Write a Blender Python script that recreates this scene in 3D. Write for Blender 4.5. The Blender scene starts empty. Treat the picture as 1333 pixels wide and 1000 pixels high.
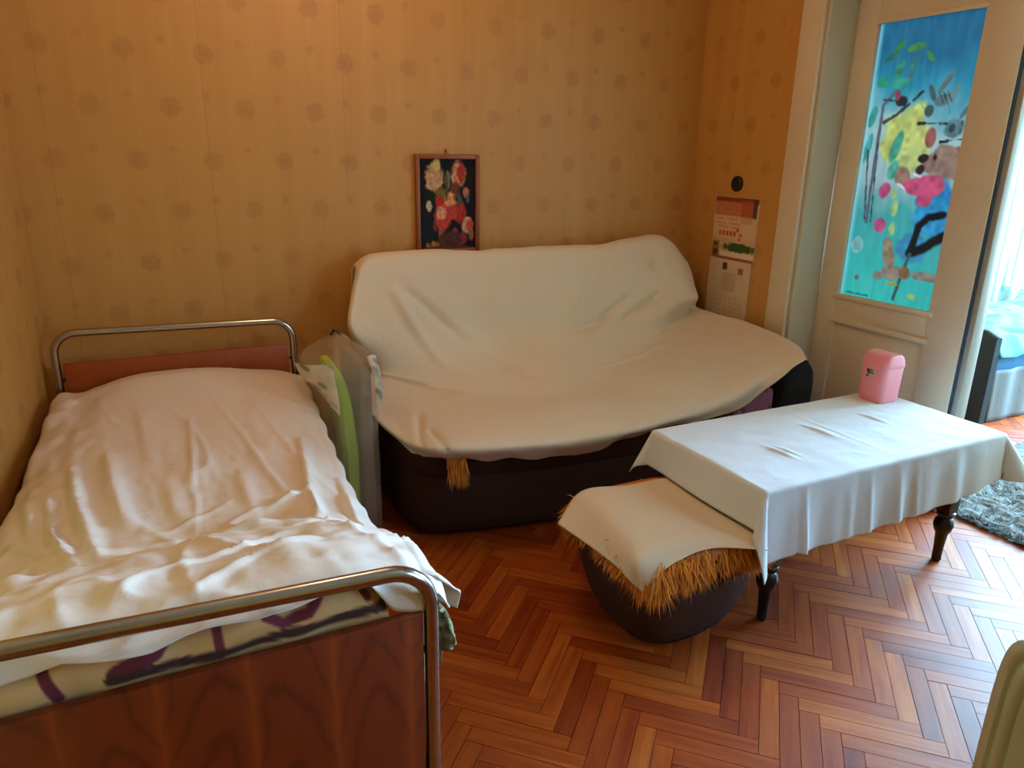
import bpy, bmesh, math, random
import numpy as np
from mathutils import Vector, Matrix

S = bpy.context.scene
COL = S.collection
R = math.radians
rng = np.random.default_rng(7)
random.seed(7)

# ------------------------------------------------------------------ camera
cam_data = bpy.data.cameras.new('camera')
cam = bpy.data.objects.new('camera', cam_data)
COL.objects.link(cam)
S.camera = cam
cam_data.sensor_fit = 'HORIZONTAL'
cam_data.sensor_width = 36.0
cam_data.lens = 36.0 * 955.5 / 1333.0
cam_data.clip_start = 0.05
PITCH, YAW, ROLL = R(17.6), R(26.55), R(1.03)
fwd = Vector((math.sin(YAW) * math.cos(PITCH), math.cos(YAW) * math.cos(PITCH), -math.sin(PITCH)))
rt = Vector((math.cos(YAW), -math.sin(YAW), 0))
up = rt.cross(fwd)
rt2 = rt * math.cos(ROLL) + up * math.sin(ROLL)
up2 = -rt * math.sin(ROLL) + up * math.cos(ROLL)
M3 = Matrix((rt2, up2, -fwd)).transposed()
cam.matrix_world = Matrix.Translation((0, 0, 1.4)) @ M3.to_4x4()

# ------------------------------------------------------------------ world, light, exposure
S.view_settings.view_transform = 'Standard'
S.view_settings.look = 'None'
S.view_settings.gamma = 1.0
S.view_settings.use_curve_mapping = False
S.view_settings.exposure = -0.2
S.cycles.use_denoising = True
S.cycles.max_bounces = 10
S.cycles.diffuse_bounces = 6
S.cycles.transparent_max_bounces = 12
S.cycles.caustics_reflective = False
S.cycles.caustics_refractive = False
S.cycles.sample_clamp_indirect = 6.0

world = bpy.data.worlds.new('sky')
S.world = world
world.use_nodes = True
world.node_tree.nodes['Background'].inputs[0].default_value = (0.55, 0.85, 1.0, 1)
world.node_tree.nodes['Background'].inputs[1].default_value = 1.5


def area_light(name, loc, direction, sx, sy, color, power):
    d = bpy.data.lights.new(name, 'AREA')
    d.shape = 'RECTANGLE'
    d.size, d.size_y = sx, sy
    d.color = color
    d.energy = power
    o = bpy.data.objects.new(name, d)
    COL.objects.link(o)
    o.location = loc
    o.rotation_euler = Vector(direction).to_track_quat('-Z', 'Z').to_euler()
    return o


# daylight at the window of the next room, at the window right of the camera, and the warm ceiling bulb
area_light('daylight_next_room', (6.65, 1.9, 1.45), (-1, 0, 0), 3.6, 2.2, (0.44, 0.72, 1.0), 5200)
area_light('daylight_right', (2.86, -0.62, 1.62), (-1, 0, 0), 1.25, 1.4, (0.36, 0.67, 1.0), 135)
bulb = bpy.data.lights.new('ceiling_bulb', 'POINT')
bulb.color = (1.0, 0.60, 0.38)
bulb.energy = 25
bulb.shadow_soft_size = 0.16
bulb_o = bpy.data.objects.new('ceiling_bulb', bulb)
COL.objects.link(bulb_o)
bulb_o.location = (0.75, 2.1, 2.42)

SOFA = [[[0.773,3.105,0.629],[0.852,3.105,0.669],[1.088,3.105,0.672],[1.376,3.105,0.662],[1.608,3.105,0.666],[1.898,3.105,0.661],[2.161,3.105,0.688],[2.338,3.105,0.689],[2.47,3.105,0.58]],[[0.773,3.08,0.899],[0.852,3.08,0.939],[1.088,3.08,0.942],[1.376,3.08,0.932],[1.608,3.08,0.936],[1.898,3.08,0.931],[2.161,3.08,0.958],[2.338,3.08,0.959],[2.47,3.08,0.85]],[[0.773,2.98,0.929],[0.852,2.98,0.969],[1.088,2.98,0.972],[1.376,2.98,0.962],[1.608,2.98,0.966],[1.898,2.98,0.961],[2.161,2.98,0.988],[2.338,2.98,0.989],[2.47,2.98,0.88]],[[0.726,2.92,0.816],[0.803,2.92,0.826],[1.045,2.92,0.809],[1.35,2.92,0.789],[1.602,2.92,0.789],[1.891,2.92,0.799],[2.155,2.92,0.821],[2.372,2.92,0.847],[2.482,2.92,0.778]],[[0.697,2.85,0.706],[0.786,2.85,0.666],[1.034,2.85,0.616],[1.32,2.85,0.58],[1.59,2.85,0.589],[1.88,2.85,0.607],[2.143,2.85,0.633],[2.369,2.85,0.712],[2.455,2.85,0.721]],[[0.764,2.942,0.53],[0.826,2.842,0.5],[0.979,2.708,0.46],[1.191,2.568,0.455],[1.464,2.545,0.46],[1.808,2.662,0.48],[2.147,2.78,0.53],[2.438,2.903,0.61],[2.514,2.898,0.645]],[[0.725,2.742,0.46],[0.781,2.598,0.45],[0.898,2.407,0.45],[1.107,2.316,0.45],[1.388,2.286,0.45],[1.716,2.347,0.45],[2.098,2.482,0.485],[2.401,2.533,0.56],[2.557,2.584,0.635]],[[0.7,2.552,0.43],[0.753,2.331,0.41],[0.86,2.196,0.42],[1.063,2.128,0.42],[1.336,2.087,0.42],[1.663,2.115,0.42],[2.028,2.191,0.44],[2.286,2.212,0.53],[2.472,2.224,0.63]],[[0.787,2.369,0.345],[0.837,2.311,0.35],[0.933,2.269,0.335],[1.136,2.178,0.335],[1.392,2.143,0.335],[1.661,2.155,0.365],[2.127,2.178,0.38],[2.284,2.138,0.49],[2.417,2.095,0.6]]]
SOFA_R = [[[0.906,2.925,0.835],[0.967,2.88,0.699],[1.074,2.789,0.532]],[[0.975,2.923,0.824],[1.12,2.888,0.685],[1.354,2.737,0.515],[1.412,2.663,0.493]],[[1.215,3.097,0.828],[1.349,2.908,0.738]],[[2.056,2.894,0.73],[1.891,2.867,0.633],[1.745,2.862,0.611]],[[2.233,2.933,0.873],[2.257,3.103,0.725],[1.929,2.875,0.654]],[[2.466,3.091,0.808],[2.21,2.877,0.721],[2.042,2.863,0.643]],[[1.832,2.935,0.845],[1.771,2.903,0.725]],[[2.245,3.092,0.912],[2.365,2.923,0.856]],[[0.826,2.847,0.505],[0.963,2.747,0.475],[1.089,2.605,0.451],[1.193,2.541,0.45]],[[2.232,2.822,0.553],[2.48,2.917,0.651]],[[2.15,2.741,0.52],[1.98,2.686,0.492],[1.796,2.668,0.482]],[[0.847,2.472,0.45],[0.785,2.272,0.412]],[[0.84,2.329,0.44],[0.849,2.201,0.413]]]
POUF = [[[1.032,1.735,0.315],[1.154,1.801,0.37],[1.298,1.763,0.38],[1.487,1.747,0.378],[1.558,1.623,0.374]],[[1.051,1.58,0.315],[1.128,1.615,0.378],[1.26,1.607,0.384],[1.435,1.569,0.378],[1.513,1.47,0.374]],[[1.064,1.465,0.31],[1.106,1.473,0.37],[1.221,1.473,0.382],[1.404,1.448,0.378],[1.473,1.365,0.374]],[[1.071,1.404,0.295],[1.087,1.395,0.36],[1.208,1.407,0.376],[1.368,1.384,0.374],[1.455,1.325,0.374]],[[1.089,1.373,0.275],[1.118,1.365,0.31],[1.19,1.366,0.345],[1.312,1.362,0.36],[1.441,1.286,0.364]]]
BED_R = [[[-0.261,2.217],[-0.234,1.972],[-0.175,1.62]],[[-0.301,2.04],[-0.268,1.781],[-0.217,1.606]],[[-0.174,2.267],[-0.151,2.007],[-0.123,1.79]],[[0.062,2.477],[0.037,1.98]],[[-0.086,2.606],[-0.063,2.218]],[[0.049,1.883],[0.021,1.504]],[[0.368,2.23],[0.308,1.801],[0.294,1.635]],[[0.204,1.742],[0.295,1.807]],[[0.31,1.775],[0.299,1.633]],[[-0.354,2.074],[-0.322,1.84]],[[-0.356,1.817],[-0.272,1.706]],[[-0.025,2.029],[-0.002,1.736]],[[0.158,2.002],[0.164,1.747]],[[0.08,1.619],[0.148,1.627],[0.232,1.613]],[[0.421,1.943],[0.374,1.524]],[[-0.192,1.615],[-0.093,1.617],[0.029,1.612]]]
GLASS_ART = [["l",[[0.412,0.175],[0.152,0.285],[0.155,0.466],[0.166,0.709]],0.03,[96,92,104]],["l",[[0.47,0.107],[0.412,0.175]],0.0133,[60,110,120]],["b",[0.224,0.087],[0.0733,0.03],-50,[50,125,70]],["b",[0.402,0.094],[0.0833,0.03],-10,[70,130,70]],["b",[0.548,0.13],[0.05,0.0233],50,[60,130,70]],["b",[0.163,0.117],[0.0833,0.03],-30,[40,110,90]],["b",[0.262,0.165],[0.04,0.0867],20,[45,130,105]],["b",[0.113,0.203],[0.0667,0.05],0,[40,150,115]],["b",[0.301,0.211],[0.0933,0.05],0,[50,145,120]],["b",[0.393,0.156],[0.03,0.0667],-15,[45,120,105]],["b",[0.062,0.319],[0.0367,0.1],10,[60,150,130]],["b",[0.059,0.432],[0.0333,0.1333],10,[70,170,160]],["b",[0.394,0.397],[0.1933,0.24],-8,[198,200,110]],["b",[0.479,0.338],[0.1067,0.1667],25,[200,202,112]],["b",[0.587,0.425],[0.1333,0.1667],0,[200,200,115]],["b",[0.499,0.475],[0.1167,0.1167],0,[190,195,120]],["b",[0.359,0.431],[0.0433,0.1333],15,[75,165,135]],["b",[0.367,0.516],[0.06,0.0867],15,[80,165,140]],["l",[[0.181,0.346],[0.305,0.32],[0.419,0.284]],0.03,[60,55,55]],["b",[0.34,0.275],[0.0567,0.0433],0,[40,45,50]],["b",[0.289,0.253],[0.03,0.0467],0,[150,70,80]],["l",[[0.141,0.263],[0.281,0.271]],0.01,[35,40,45]],["l",[[0.461,0.271],[0.534,0.243]],0.0233,[30,35,38]],["b",[0.758,0.273],[0.0933,0.05],-25,[100,125,125]],["l",[[0.697,0.253],[0.752,0.29]],0.01,[45,60,62]],["l",[[0.731,0.251],[0.786,0.287]],0.01,[45,60,62]],["l",[[0.767,0.247],[0.817,0.281]],0.01,[45,60,62]],["b",[0.738,0.22],[0.0267,0.1],30,[95,120,120]],["b",[0.628,0.252],[0.0233,0.0733],-25,[70,90,92]],["b",[0.841,0.252],[0.0167,0.0733],20,[110,135,135]],["b",[0.627,0.308],[0.0433,0.05],0,[75,100,100]],["l",[[0.791,0.29],[0.822,0.321]],0.0067,[70,95,95]],["l",[[0.529,0.281],[0.571,0.302]],0.0067,[70,95,95]],["b",[0.883,0.37],[0.08,0.0733],0,[95,125,128]],["b",[0.863,0.369],[0.03,0.0333],0,[50,70,72]],["l",[[0.951,0.348],[0.946,0.388]],0.0133,[55,75,78]],["b",[0.952,0.318],[0.0733,0.02],-55,[85,110,112]],["l",[[0.55,0.352],[0.825,0.354]],0.01,[35,40,42]],["l",[[0.54,0.351],[0.603,0.351]],0.03,[25,28,30]],["l",[[0.812,0.411],[0.984,0.406]],0.01,[35,40,42]],["l",[[0.783,0.414],[0.847,0.411]],0.0267,[25,28,30]],["b",[0.686,0.403],[0.05,0.0867],-10,[150,85,80]],["b",[0.958,0.452],[0.06,0.0667],0,[150,90,80]],["b",[0.84,0.474],[0.16,0.1333],0,[152,118,100]],["b",[0.907,0.503],[0.1333,0.1067],0,[150,115,98]],["b",[0.725,0.489],[0.0867,0.0733],10,[140,105,90]],["b",[0.648,0.468],[0.05,0.0367],-15,[35,30,30]],["b",[0.637,0.509],[0.0367,0.0433],0,[60,35,35]],["b",[0.759,0.465],[0.0167,0.0233],0,[30,28,28]],["b",[0.478,0.534],[0.08,0.1],-25,[150,112,95]],["l",[[0.44,0.562],[0.553,0.582]],0.0267,[225,225,220]],["l",[[0.59,0.525],[0.727,0.541]],0.0233,[225,225,220]],["b",[0.832,0.621],[0.1833,0.1833],0,[45,130,185]],["b",[0.688,0.785],[0.15,0.15],0,[60,140,175]],["b",[0.859,0.671],[0.2,0.1667],0,[50,150,195]],["b",[0.662,0.571],[0.16,0.0733],12,[200,75,105]],["b",[0.769,0.561],[0.1167,0.1],0,[205,80,108]],["b",[0.73,0.609],[0.0733,0.0667],0,[205,75,105]],["l",[[0.94,0.659],[0.796,0.673],[0.722,0.706],[0.699,0.766],[0.681,0.804]],0.0667,[10,22,28]],["l",[[0.681,0.804],[0.789,0.786],[0.901,0.751],[1.012,0.724]],0.0867,[10,22,28]],["l",[[0.684,0.81],[0.636,0.888],[0.592,0.982]],0.0333,[60,90,85]],["b",[0.313,0.588],[0.06,0.0733],0,[195,80,115]],["b",[0.327,0.718],[0.0667,0.0667],0,[195,75,115]],["b",[0.449,0.65],[0.0367,0.08],0,[160,190,120]],["b",[0.456,0.723],[0.03,0.0667],0,[165,190,120]],["b",[0.415,0.594],[0.0333,0.06],0,[150,185,120]],["b",[0.465,0.816],[0.0667,0.1467],-18,[150,120,95]],["b",[0.527,0.885],[0.1067,0.0733],0,[150,125,105]],["b",[0.872,0.882],[0.15,0.0433],5,[140,125,110]],["b",[0.667,0.88],[0.06,0.06],0,[150,100,70]],["b",[0.103,0.803],[0.0667,0.0833],0,[140,195,195]],["b",[0.388,0.904],[0.0533,0.0467],30,[140,130,115]],["b",[0.777,0.961],[0.0467,0.0267],0,[170,180,90]],["b",[0.554,0.926],[0.06,0.02],0,[180,180,80]],["l",[[0.05,0.989],[0.313,0.99]],0.0133,[40,90,90]],["b",[0.157,0.926],[0.0267,0.0267],0,[120,90,90]],["l",[[0.064,0.443],[0.142,0.698]],0.0167,[70,70,85]],["l",[[0.162,0.42],[0.214,0.708]],0.0133,[60,60,75]]]
FLOWER_ART = [["b",[0.266,0.205],[0.17,0.16],0,[190,150,115]],["b",[0.309,0.066],[0.068,0.074],0,[195,180,110]],["b",[0.691,0.172],[0.132,0.16],0,[200,140,105]],["b",[0.745,0.152],[0.074,0.117],0,[170,50,45]],["b",[0.5,0.238],[0.047,0.106],0,[110,115,110]],["b",[0.83,0.371],[0.064,0.068],0,[185,110,95]],["b",[0.628,0.344],[0.096,0.096],0,[110,55,45]],["b",[0.383,0.444],[0.106,0.128],0,[165,40,30]],["b",[0.543,0.49],[0.117,0.128],0,[205,140,95]],["b",[0.713,0.583],[0.117,0.128],0,[165,45,40]],["b",[0.585,0.589],[0.085,0.085],0,[185,65,45]],["b",[0.404,0.642],[0.16,0.16],0,[185,60,55]],["b",[0.383,0.589],[0.096,0.081],0,[210,150,120]],["b",[0.851,0.735],[0.111,0.106],0,[200,150,120]],["b",[0.894,0.748],[0.06,0.074],0,[190,70,65]],["b",[0.926,0.841],[0.053,0.074],0,[140,100,80]],["b",[0.17,0.517],[0.051,0.064],0,[190,180,150]],["b",[0.372,0.815],[0.047,0.068],0,[150,80,90]],["b",[0.628,0.801],[0.051,0.043],0,[150,40,60]],["b",[0.266,0.742],[0.038,0.064],0,[110,55,55]],["b",[0.755,0.887],[0.089,0.072],0,[150,35,55]],["b",[0.713,0.974],[0.068,0.064],0,[165,30,60]],["b",[0.543,0.914],[0.234,0.117],0,[80,50,42]],["b",[0.213,0.947],[0.128,0.047],0,[170,120,50]],["b",[0.5,1.007],[0.553,0.053],0,[95,50,35]],["b",[0.713,0.45],[0.047,0.064],0,[60,85,85]],["b",[0.394,0.371],[0.106,0.053],0,[110,100,40]],["b",[0.479,0.318],[0.021,0.149],0,[80,75,45]],["b",[0.862,0.437],[0.03,0.055],0,[80,95,100]],["b",[0.16,0.821],[0.085,0.128],0,[15,25,30]]]



# ------------------------------------------------------------------ helpers
def lin(c):
    c = np.asarray(c, float) / 255.0
    return np.where(c <= 0.04045, c / 12.92, ((c + 0.055) / 1.055) ** 2.4)


def rgba(c):
    return tuple(float(x) for x in lin(c)) + (1.0,)


class NT:
    """small node builder"""
    def __init__(s, name):
        s.m = bpy.data.materials.new(name)
        s.m.use_nodes = True
        s.t = s.m.node_tree
        s.t.nodes.clear()
        s.out = s.t.nodes.new('ShaderNodeOutputMaterial')

    def n(s, kind, ins=None, **props):
        nd = s.t.nodes.new('ShaderNode' + kind)
        for k, v in props.items():
            setattr(nd, k, v)
        for k, v in (ins or {}).items():
            s.set(nd.inputs[k], v)
        return nd

    def set(s, sock, v):
        if isinstance(v, bpy.types.NodeSocket):
            s.t.links.new(v, sock)
        elif isinstance(v, bpy.types.Node):
            s.t.links.new(v.outputs[0], sock)
        else:
            sock.default_value = v

    def math(s, op, a, b=0.0, c=0.0, clamp=False):
        nd = s.n('Math', operation=op)
        nd.use_clamp = clamp
        for i, v in enumerate((a, b, c)):
            s.set(nd.inputs[i], v)
        return nd.outputs[0]

    def mix(s, fac, a, b, blend='MIX'):
        nd = s.n('Mix', data_type='RGBA', blend_type=blend)
        s.set(nd.inputs[0], fac)
        s.set(nd.inputs[6], a)
        s.set(nd.inputs[7], b)
        return nd.outputs[2]

    def ramp(s, fac, stops):
        nd = s.n('ValToRGB')
        el = nd.color_ramp.elements
        while len(el) < len(stops):
            el.new(0.5)
        for e, (p, c) in zip(el, stops):
            e.position = p
            e.color = c if len(c) == 4 else tuple(c) + (1,)
        s.set(nd.inputs[0], fac)
        return nd.outputs[0]

    def noise(s, vec, scale, detail=3.0, rough=0.55, dist=0.0):
        nd = s.n('TexNoise', {'Scale': scale, 'Detail': detail, 'Roughness': rough, 'Distortion': dist})
        if vec is not None:
            s.set(nd.inputs['Vector'], vec)
        return nd.outputs[0]

    def mapping(s, vec, scale=(1, 1, 1), loc=(0, 0, 0), rot=(0, 0, 0)):
        nd = s.n('Mapping', {'Scale': scale, 'Location': loc, 'Rotation': rot})
        s.set(nd.inputs['Vector'], vec)
        return nd.outputs[0]

    def coord(s, which='Object'):
        return s.n('TexCoord').outputs[which]

    def bump(s, h, strength=0.3, distance=0.01):
        return s.n('Bump', {'Strength': strength, 'Distance': distance, 'Height': h}).outputs[0]

    def bsdf(s, color, rough=0.6, normal=None, **kw):
        nd = s.n('BsdfPrincipled', {'Base Color': color, 'Roughness': rough})
        if normal is not None:
            s.set(nd.inputs['Normal'], normal)
        for k, v in kw.items():
            s.set(nd.inputs[k.replace('_', ' ')], v)
        return nd

    def finish(s, shader):
        s.set(s.out.inputs['Surface'], shader)
        return s.m


def simple(name, c, rough=0.6, vary=0.12, scale=12.0, bump=0.1, metallic=0.0, **kw):
    t = NT(name)
    co = t.coord()
    f = t.noise(co, scale, 4)
    base = rgba(c)
    dark = tuple(x * (1 - vary) for x in base[:3]) + (1,)
    light = tuple(min(1, x * (1 + vary)) for x in base[:3]) + (1,)
    col = t.ramp(f, [(0.3, dark), (0.7, light)])
    nrm = t.bump(t.noise(co, scale * 6, 3), bump, 0.002)
    return t.finish(t.bsdf(col, rough, nrm, Metallic=metallic, **kw))


def painted(name, rough=0.5, bump=0.0, translucent=0.0, transparent=0.0, spec=0.5):
    """flat print held in the colour attribute of the sheet"""
    t = NT(name)
    a = t.n('Attribute', attribute_name='print')
    b = t.bsdf(a.outputs['Color'], rough)
    t.set(b.inputs['Specular IOR Level'], spec)
    if bump:
        t.set(b.inputs['Normal'], t.bump(t.noise(t.coord(), 60, 4), bump, 0.002))
    sh = b.outputs[0]
    if translucent:
        tr = t.n('BsdfTranslucent', {'Color': a.outputs['Color']})
        ms = t.n('MixShader', {0: translucent, 1: sh, 2: tr.outputs[0]})
        sh = ms.outputs[0]
    return t.finish(sh)


def link(o, parent=None):
    COL.objects.link(o)
    if parent is not None:
        o.parent = parent
    return o


def mesh_obj(name, verts, faces, material, parent=None, smooth=True):
    me = bpy.data.meshes.new(name)
    me.from_pydata([tuple(map(float, v)) for v in verts], [], [tuple(map(int, f)) for f in faces])
    me.update()
    if material:
        me.materials.append(material)
    if smooth:
        me.polygons.foreach_set('use_smooth', [True] * len(me.polygons))
    return link(bpy.data.objects.new(name, me), parent)


def bm_obj(name, bm, material, parent=None, smooth=True, sharp=40):
    me = bpy.data.meshes.new(name)
    bmesh.ops.recalc_face_normals(bm, faces=bm.faces[:])
    if smooth:
        for e in bm.edges:
            if len(e.link_faces) == 2 and e.calc_face_angle(0) > R(sharp):
                e.smooth = False
        for f in bm.faces:
            f.smooth = True
    bm.to_mesh(me)
    bm.free()
    if material:
        me.materials.append(material)
    return link(bpy.data.objects.new(name, me), parent)


def add_box(bm, lo, hi, bevel=0.0, seg=2, mat=None):
    lo, hi = Vector(lo), Vector(hi)
    vs = [bm.verts.new((x, y, z)) for z in (lo.z, hi.z) for y in (lo.y, hi.y) for x in (lo.x, hi.x)]
    idx = [(0, 2, 3, 1), (4, 5, 7, 6), (0, 1, 5, 4), (2, 6, 7, 3), (0, 4, 6, 2), (1, 3, 7, 5)]
    fs = [bm.faces.new([vs[i] for i in f]) for f in idx]
    if mat is not None:
        bmesh.ops.transform(bm, matrix=mat, verts=vs)
    if bevel > 0:
        es = {e for f in fs for e in f.edges}
        bmesh.ops.bevel(bm, geom=list(es), offset=bevel, segments=seg, profile=0.5, affect='EDGES')


def box(name, lo, hi, material, parent=None, bevel=0.004, seg=2, mat=None):
    bm = bmesh.new()
    add_box(bm, lo, hi, bevel, seg, mat)
    return bm_obj(name, bm, material, parent)


def add_tube(bm, pts, r, n=14, caps=True):
    pts = [Vector(p) for p in pts]
    rings = []
    prev = None
    for i, p in enumerate(pts):
        a = pts[max(i - 1, 0)]
        b = pts[min(i + 1, len(pts) - 1)]
        d = (b - a).normalized()
        ref = prev if prev is not None else (Vector((0, 0, 1)) if abs(d.z) < 0.9 else Vector((1, 0, 0)))
        x = (ref - d * ref.dot(d)).normalized()
        prev = x
        y = d.cross(x)
        rr = r[i] if isinstance(r, (list, tuple)) else r
        rings.append([bm.verts.new(p + (x * math.cos(t) + y * math.sin(t)) * rr)
                      for t in [2 * math.pi * k / n for k in range(n)]])
    for A, B in zip(rings, rings[1:]):
        for k in range(n):
            bm.faces.new((A[k], A[(k + 1) % n], B[(k + 1) % n], B[k]))
    if caps:
        bm.faces.new(rings[0][::-1])
        bm.faces.new(rings[-1])


def tube(name, pts, r, material, parent=None, n=14):
    bm = bmesh.new()
    add_tube(bm, pts, r, n)
    return bm_obj(name, bm, material, parent, sharp=60)


def loft(name, sections, material, parent=None, closed=True, caps=True, sharp=50):
    """sections: list of equal-length rings of points"""
    bm = bmesh.new()
    rings = [[bm.verts.new(tuple(p)) for p in s] for s in sections]
    n = len(rings[0])
    for A, B in zip(rings, rings[1:]):
        for k in range(n if closed else n - 1):
            bm.faces.new((A[k], A[(k + 1) % n], B[(k + 1) % n], B[k]))
    if caps:
        bm.faces.new(rings[0][::-1])
        bm.faces.new(rings[-1])
    return bm_obj(name, bm, material, parent, sharp=sharp)


def superellipse(cx, cy, a, b, z, e=4.0, n=48):
    out = []
    for k in range(n):
        t = 2 * math.pi * k / n
        c, s = math.cos(t), math.sin(t)
        out.append((cx + a * math.copysign(abs(c) ** (2 / e), c), cy + b * math.copysign(abs(s) ** (2 / e), s), z))
    return out


def thing(name, label, cat, loc=(0, 0, 0), group=None):
    o = bpy.data.objects.new(name, None)
    o.empty_display_size = 0.1
    o.location = loc
    COL.objects.link(o)
    return tag(o, label, cat, group)


def tag(o, label, cat, group=None):
    o['label'] = label
    o['category'] = cat
    if group:
        o['group'] = group
    return o


def struct(o):
    o['kind'] = 'structure'
    return o


def stuff(o):
    o['kind'] = 'stuff'
    return o


def adopt(parent, *kids):
    """parent built-in-world children to an Empty that has a location"""
    bpy.context.view_layer.update()
    for k in kids:
        k.parent = parent
        k.matrix_parent_inverse = parent.matrix_world.inverted()


def cr(P, n):
    P = np.asarray(P, float)
    m = len(P)
    t = np.linspace(0, m - 1, n)
    i = np.minimum(t.astype(int), m - 2)
    f = t - i
    Q = np.concatenate([[2 * P[0] - P[1]], P, [2 * P[-1] - P[-2]]])
    f = f.reshape((-1,) + (1,) * (P.ndim - 1))
    a, b, d, e = Q[i], Q[i + 1], Q[i + 2], Q[i + 3]
    return .5 * (2 * b + (d - a) * f + (2 * a - 5 * b + 4 * d - e) * f ** 2 + (3 * b - a - 3 * d + e) * f ** 3)


def dense(net, nu, nv):
    A = cr(np.asarray(net, float), nu)
    return np.swapaxes(cr(np.swapaxes(A, 0, 1), nv), 0, 1)


_tab = np.random.default_rng(3).random((256, 256))


def vnoise(x, y):
    """smooth value noise on arrays, -1..1"""
    xi, yi = np.floor(x).astype(int), np.floor(y).astype(int)
    fx, fy = x - xi, y - yi
    fx, fy = fx * fx * (3 - 2 * fx), fy * fy * (3 - 2 * fy)
    g = lambda a, b: _tab[a % 256, b % 256]
    v = (g(xi, yi) * (1 - fx) + g(xi + 1, yi) * fx) * (1 - fy) + (g(xi, yi + 1) * (1 - fx) + g(xi + 1, yi + 1) * fx) * fy
    return 2 * v - 1


def fbm(x, y, o=3):
    s, a = 0, 1.0
    for k in range(o):
        s = s + a * vnoise(x * 2 ** k + 17.3 * k, y * 2 ** k + 5.1 * k)
        a *= 0.5
    return s


def polydist(P, poly):
    """distance of points to a polyline (any dimension) and the place along it 0..1"""
    P = np.asarray(P, float)
    best = np.full(len(P), 1e9)
    along = np.zeros(len(P))
    n = len(poly) - 1
    for i, (a, b) in enumerate(zip(poly[:-1], poly[1:])):
        a, b = np.asarray(a, float), np.asarray(b, float)
        d = b - a
        t = np.clip(((P - a) @ d) / max(d @ d, 1e-9), 0, 1)
        q = np.linalg.norm(P - (a + t[:, None] * d), axis=1)
        m = q < best
        best[m] = q[m]
        along[m] = (i + t[m]) / n
    return best, along


def grid_faces(nu, nv):
    i, j = np.meshgrid(np.arange(nu - 1), np.arange(nv - 1), indexing='ij')
    a = (i * nv + j).ravel()
    return np.stack([a, a + 1, a + nv + 1, a + nv], 1)


def grid_normals(D):
    du = np.gradient(D, axis=0)
    dv = np.gradient(D, axis=1)
    N = np.cross(dv, du)
    return N / np.maximum(np.linalg.norm(N, axis=2, keepdims=True), 1e-9)


def cloth(name, D, material, parent=None, thick=0.003, flip=False):
    nu, nv = D.shape[:2]
    F = grid_faces(nu, nv)
    if flip:
        F = F[:, ::-1]
    o = mesh_obj(name, D.reshape(-1, 3), F, material, parent)
    if thick:
        md = o.modifiers.new('thickness', 'SOLIDIFY')
        md.thickness = thick
        md.offset = 0
    return o


def paint(art, U, V, base):
    """flat artwork: soft-edged blobs and strokes over a base, sRGB 0..255"""
    C = base.copy()
    wob = 0.004 * vnoise(U * 40, V * 60)
    for e in art:
        if e[0] == 'b':
            (cx, cy), (rx, ry), ang, col = e[1], e[2], R(e[3]), e[4]
            dx, dy = (U - cx), (V - cy) * ASP
            ry = ry * ASP if e[0] == 'b' and ART_V else ry
            c, s = math.cos(ang), math.sin(ang)
            q = np.sqrt(((dx * c + dy * s) / rx) ** 2 + ((-dx * s + dy * c) / ry) ** 2) + wob * 4 + 0.2 * vnoise(U * 15 + cx * 31, V * 38 + cy * 17)
            col = np.array(col, float)[None] * (1 + .16 * vnoise(U * 22 + cy * 9, V * 50 + cx * 13))[:, None]
            m = np.clip((1 - q) / 0.22 + 0.5, 0, 1)
        else:
            P = np.stack([U, V * ASP], 1)
            d, _ = polydist(P, [(a, b * ASP) for a, b in e[1]])
            w = e[2] / 2
            col = e[3]
            m = np.clip((w - d - wob) / (0.35 * w + 0.004) + 0.5, 0, 1)
        C += (np.asarray(col, float) - C) * m[:, None]
    return C


ASP, ART_V = 1.0, False


def painted_sheet(name, origin, ax_u, ax_v, nu, nv, C_fn, material, parent, thick=0.0):
    """flat sheet: origin + u*ax_u + v*ax_v with the print as a colour attribute"""
    u, v = np.meshgrid(np.linspace(0, 1, nu), np.linspace(0, 1, nv), indexing='ij')
    u, v = u.ravel(), v.ravel()
    P = np.asarray(origin) + u[:, None] * np.asarray(ax_u) + v[:, None] * np.asarray(ax_v)
    o = mesh_obj(name, P, grid_faces(nu, nv), material, parent)
    set_print(o, C_fn(u, v))
    return o


def set_print(o, C):
    at = o.data.color_attributes.new('print', 'FLOAT_COLOR', 'POINT')
    buf = np.ones((len(C), 4), np.float32)
    buf[:, :3] = lin(np.clip(C, 0, 255))
    at.data.foreach_set('color', buf.ravel())


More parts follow.
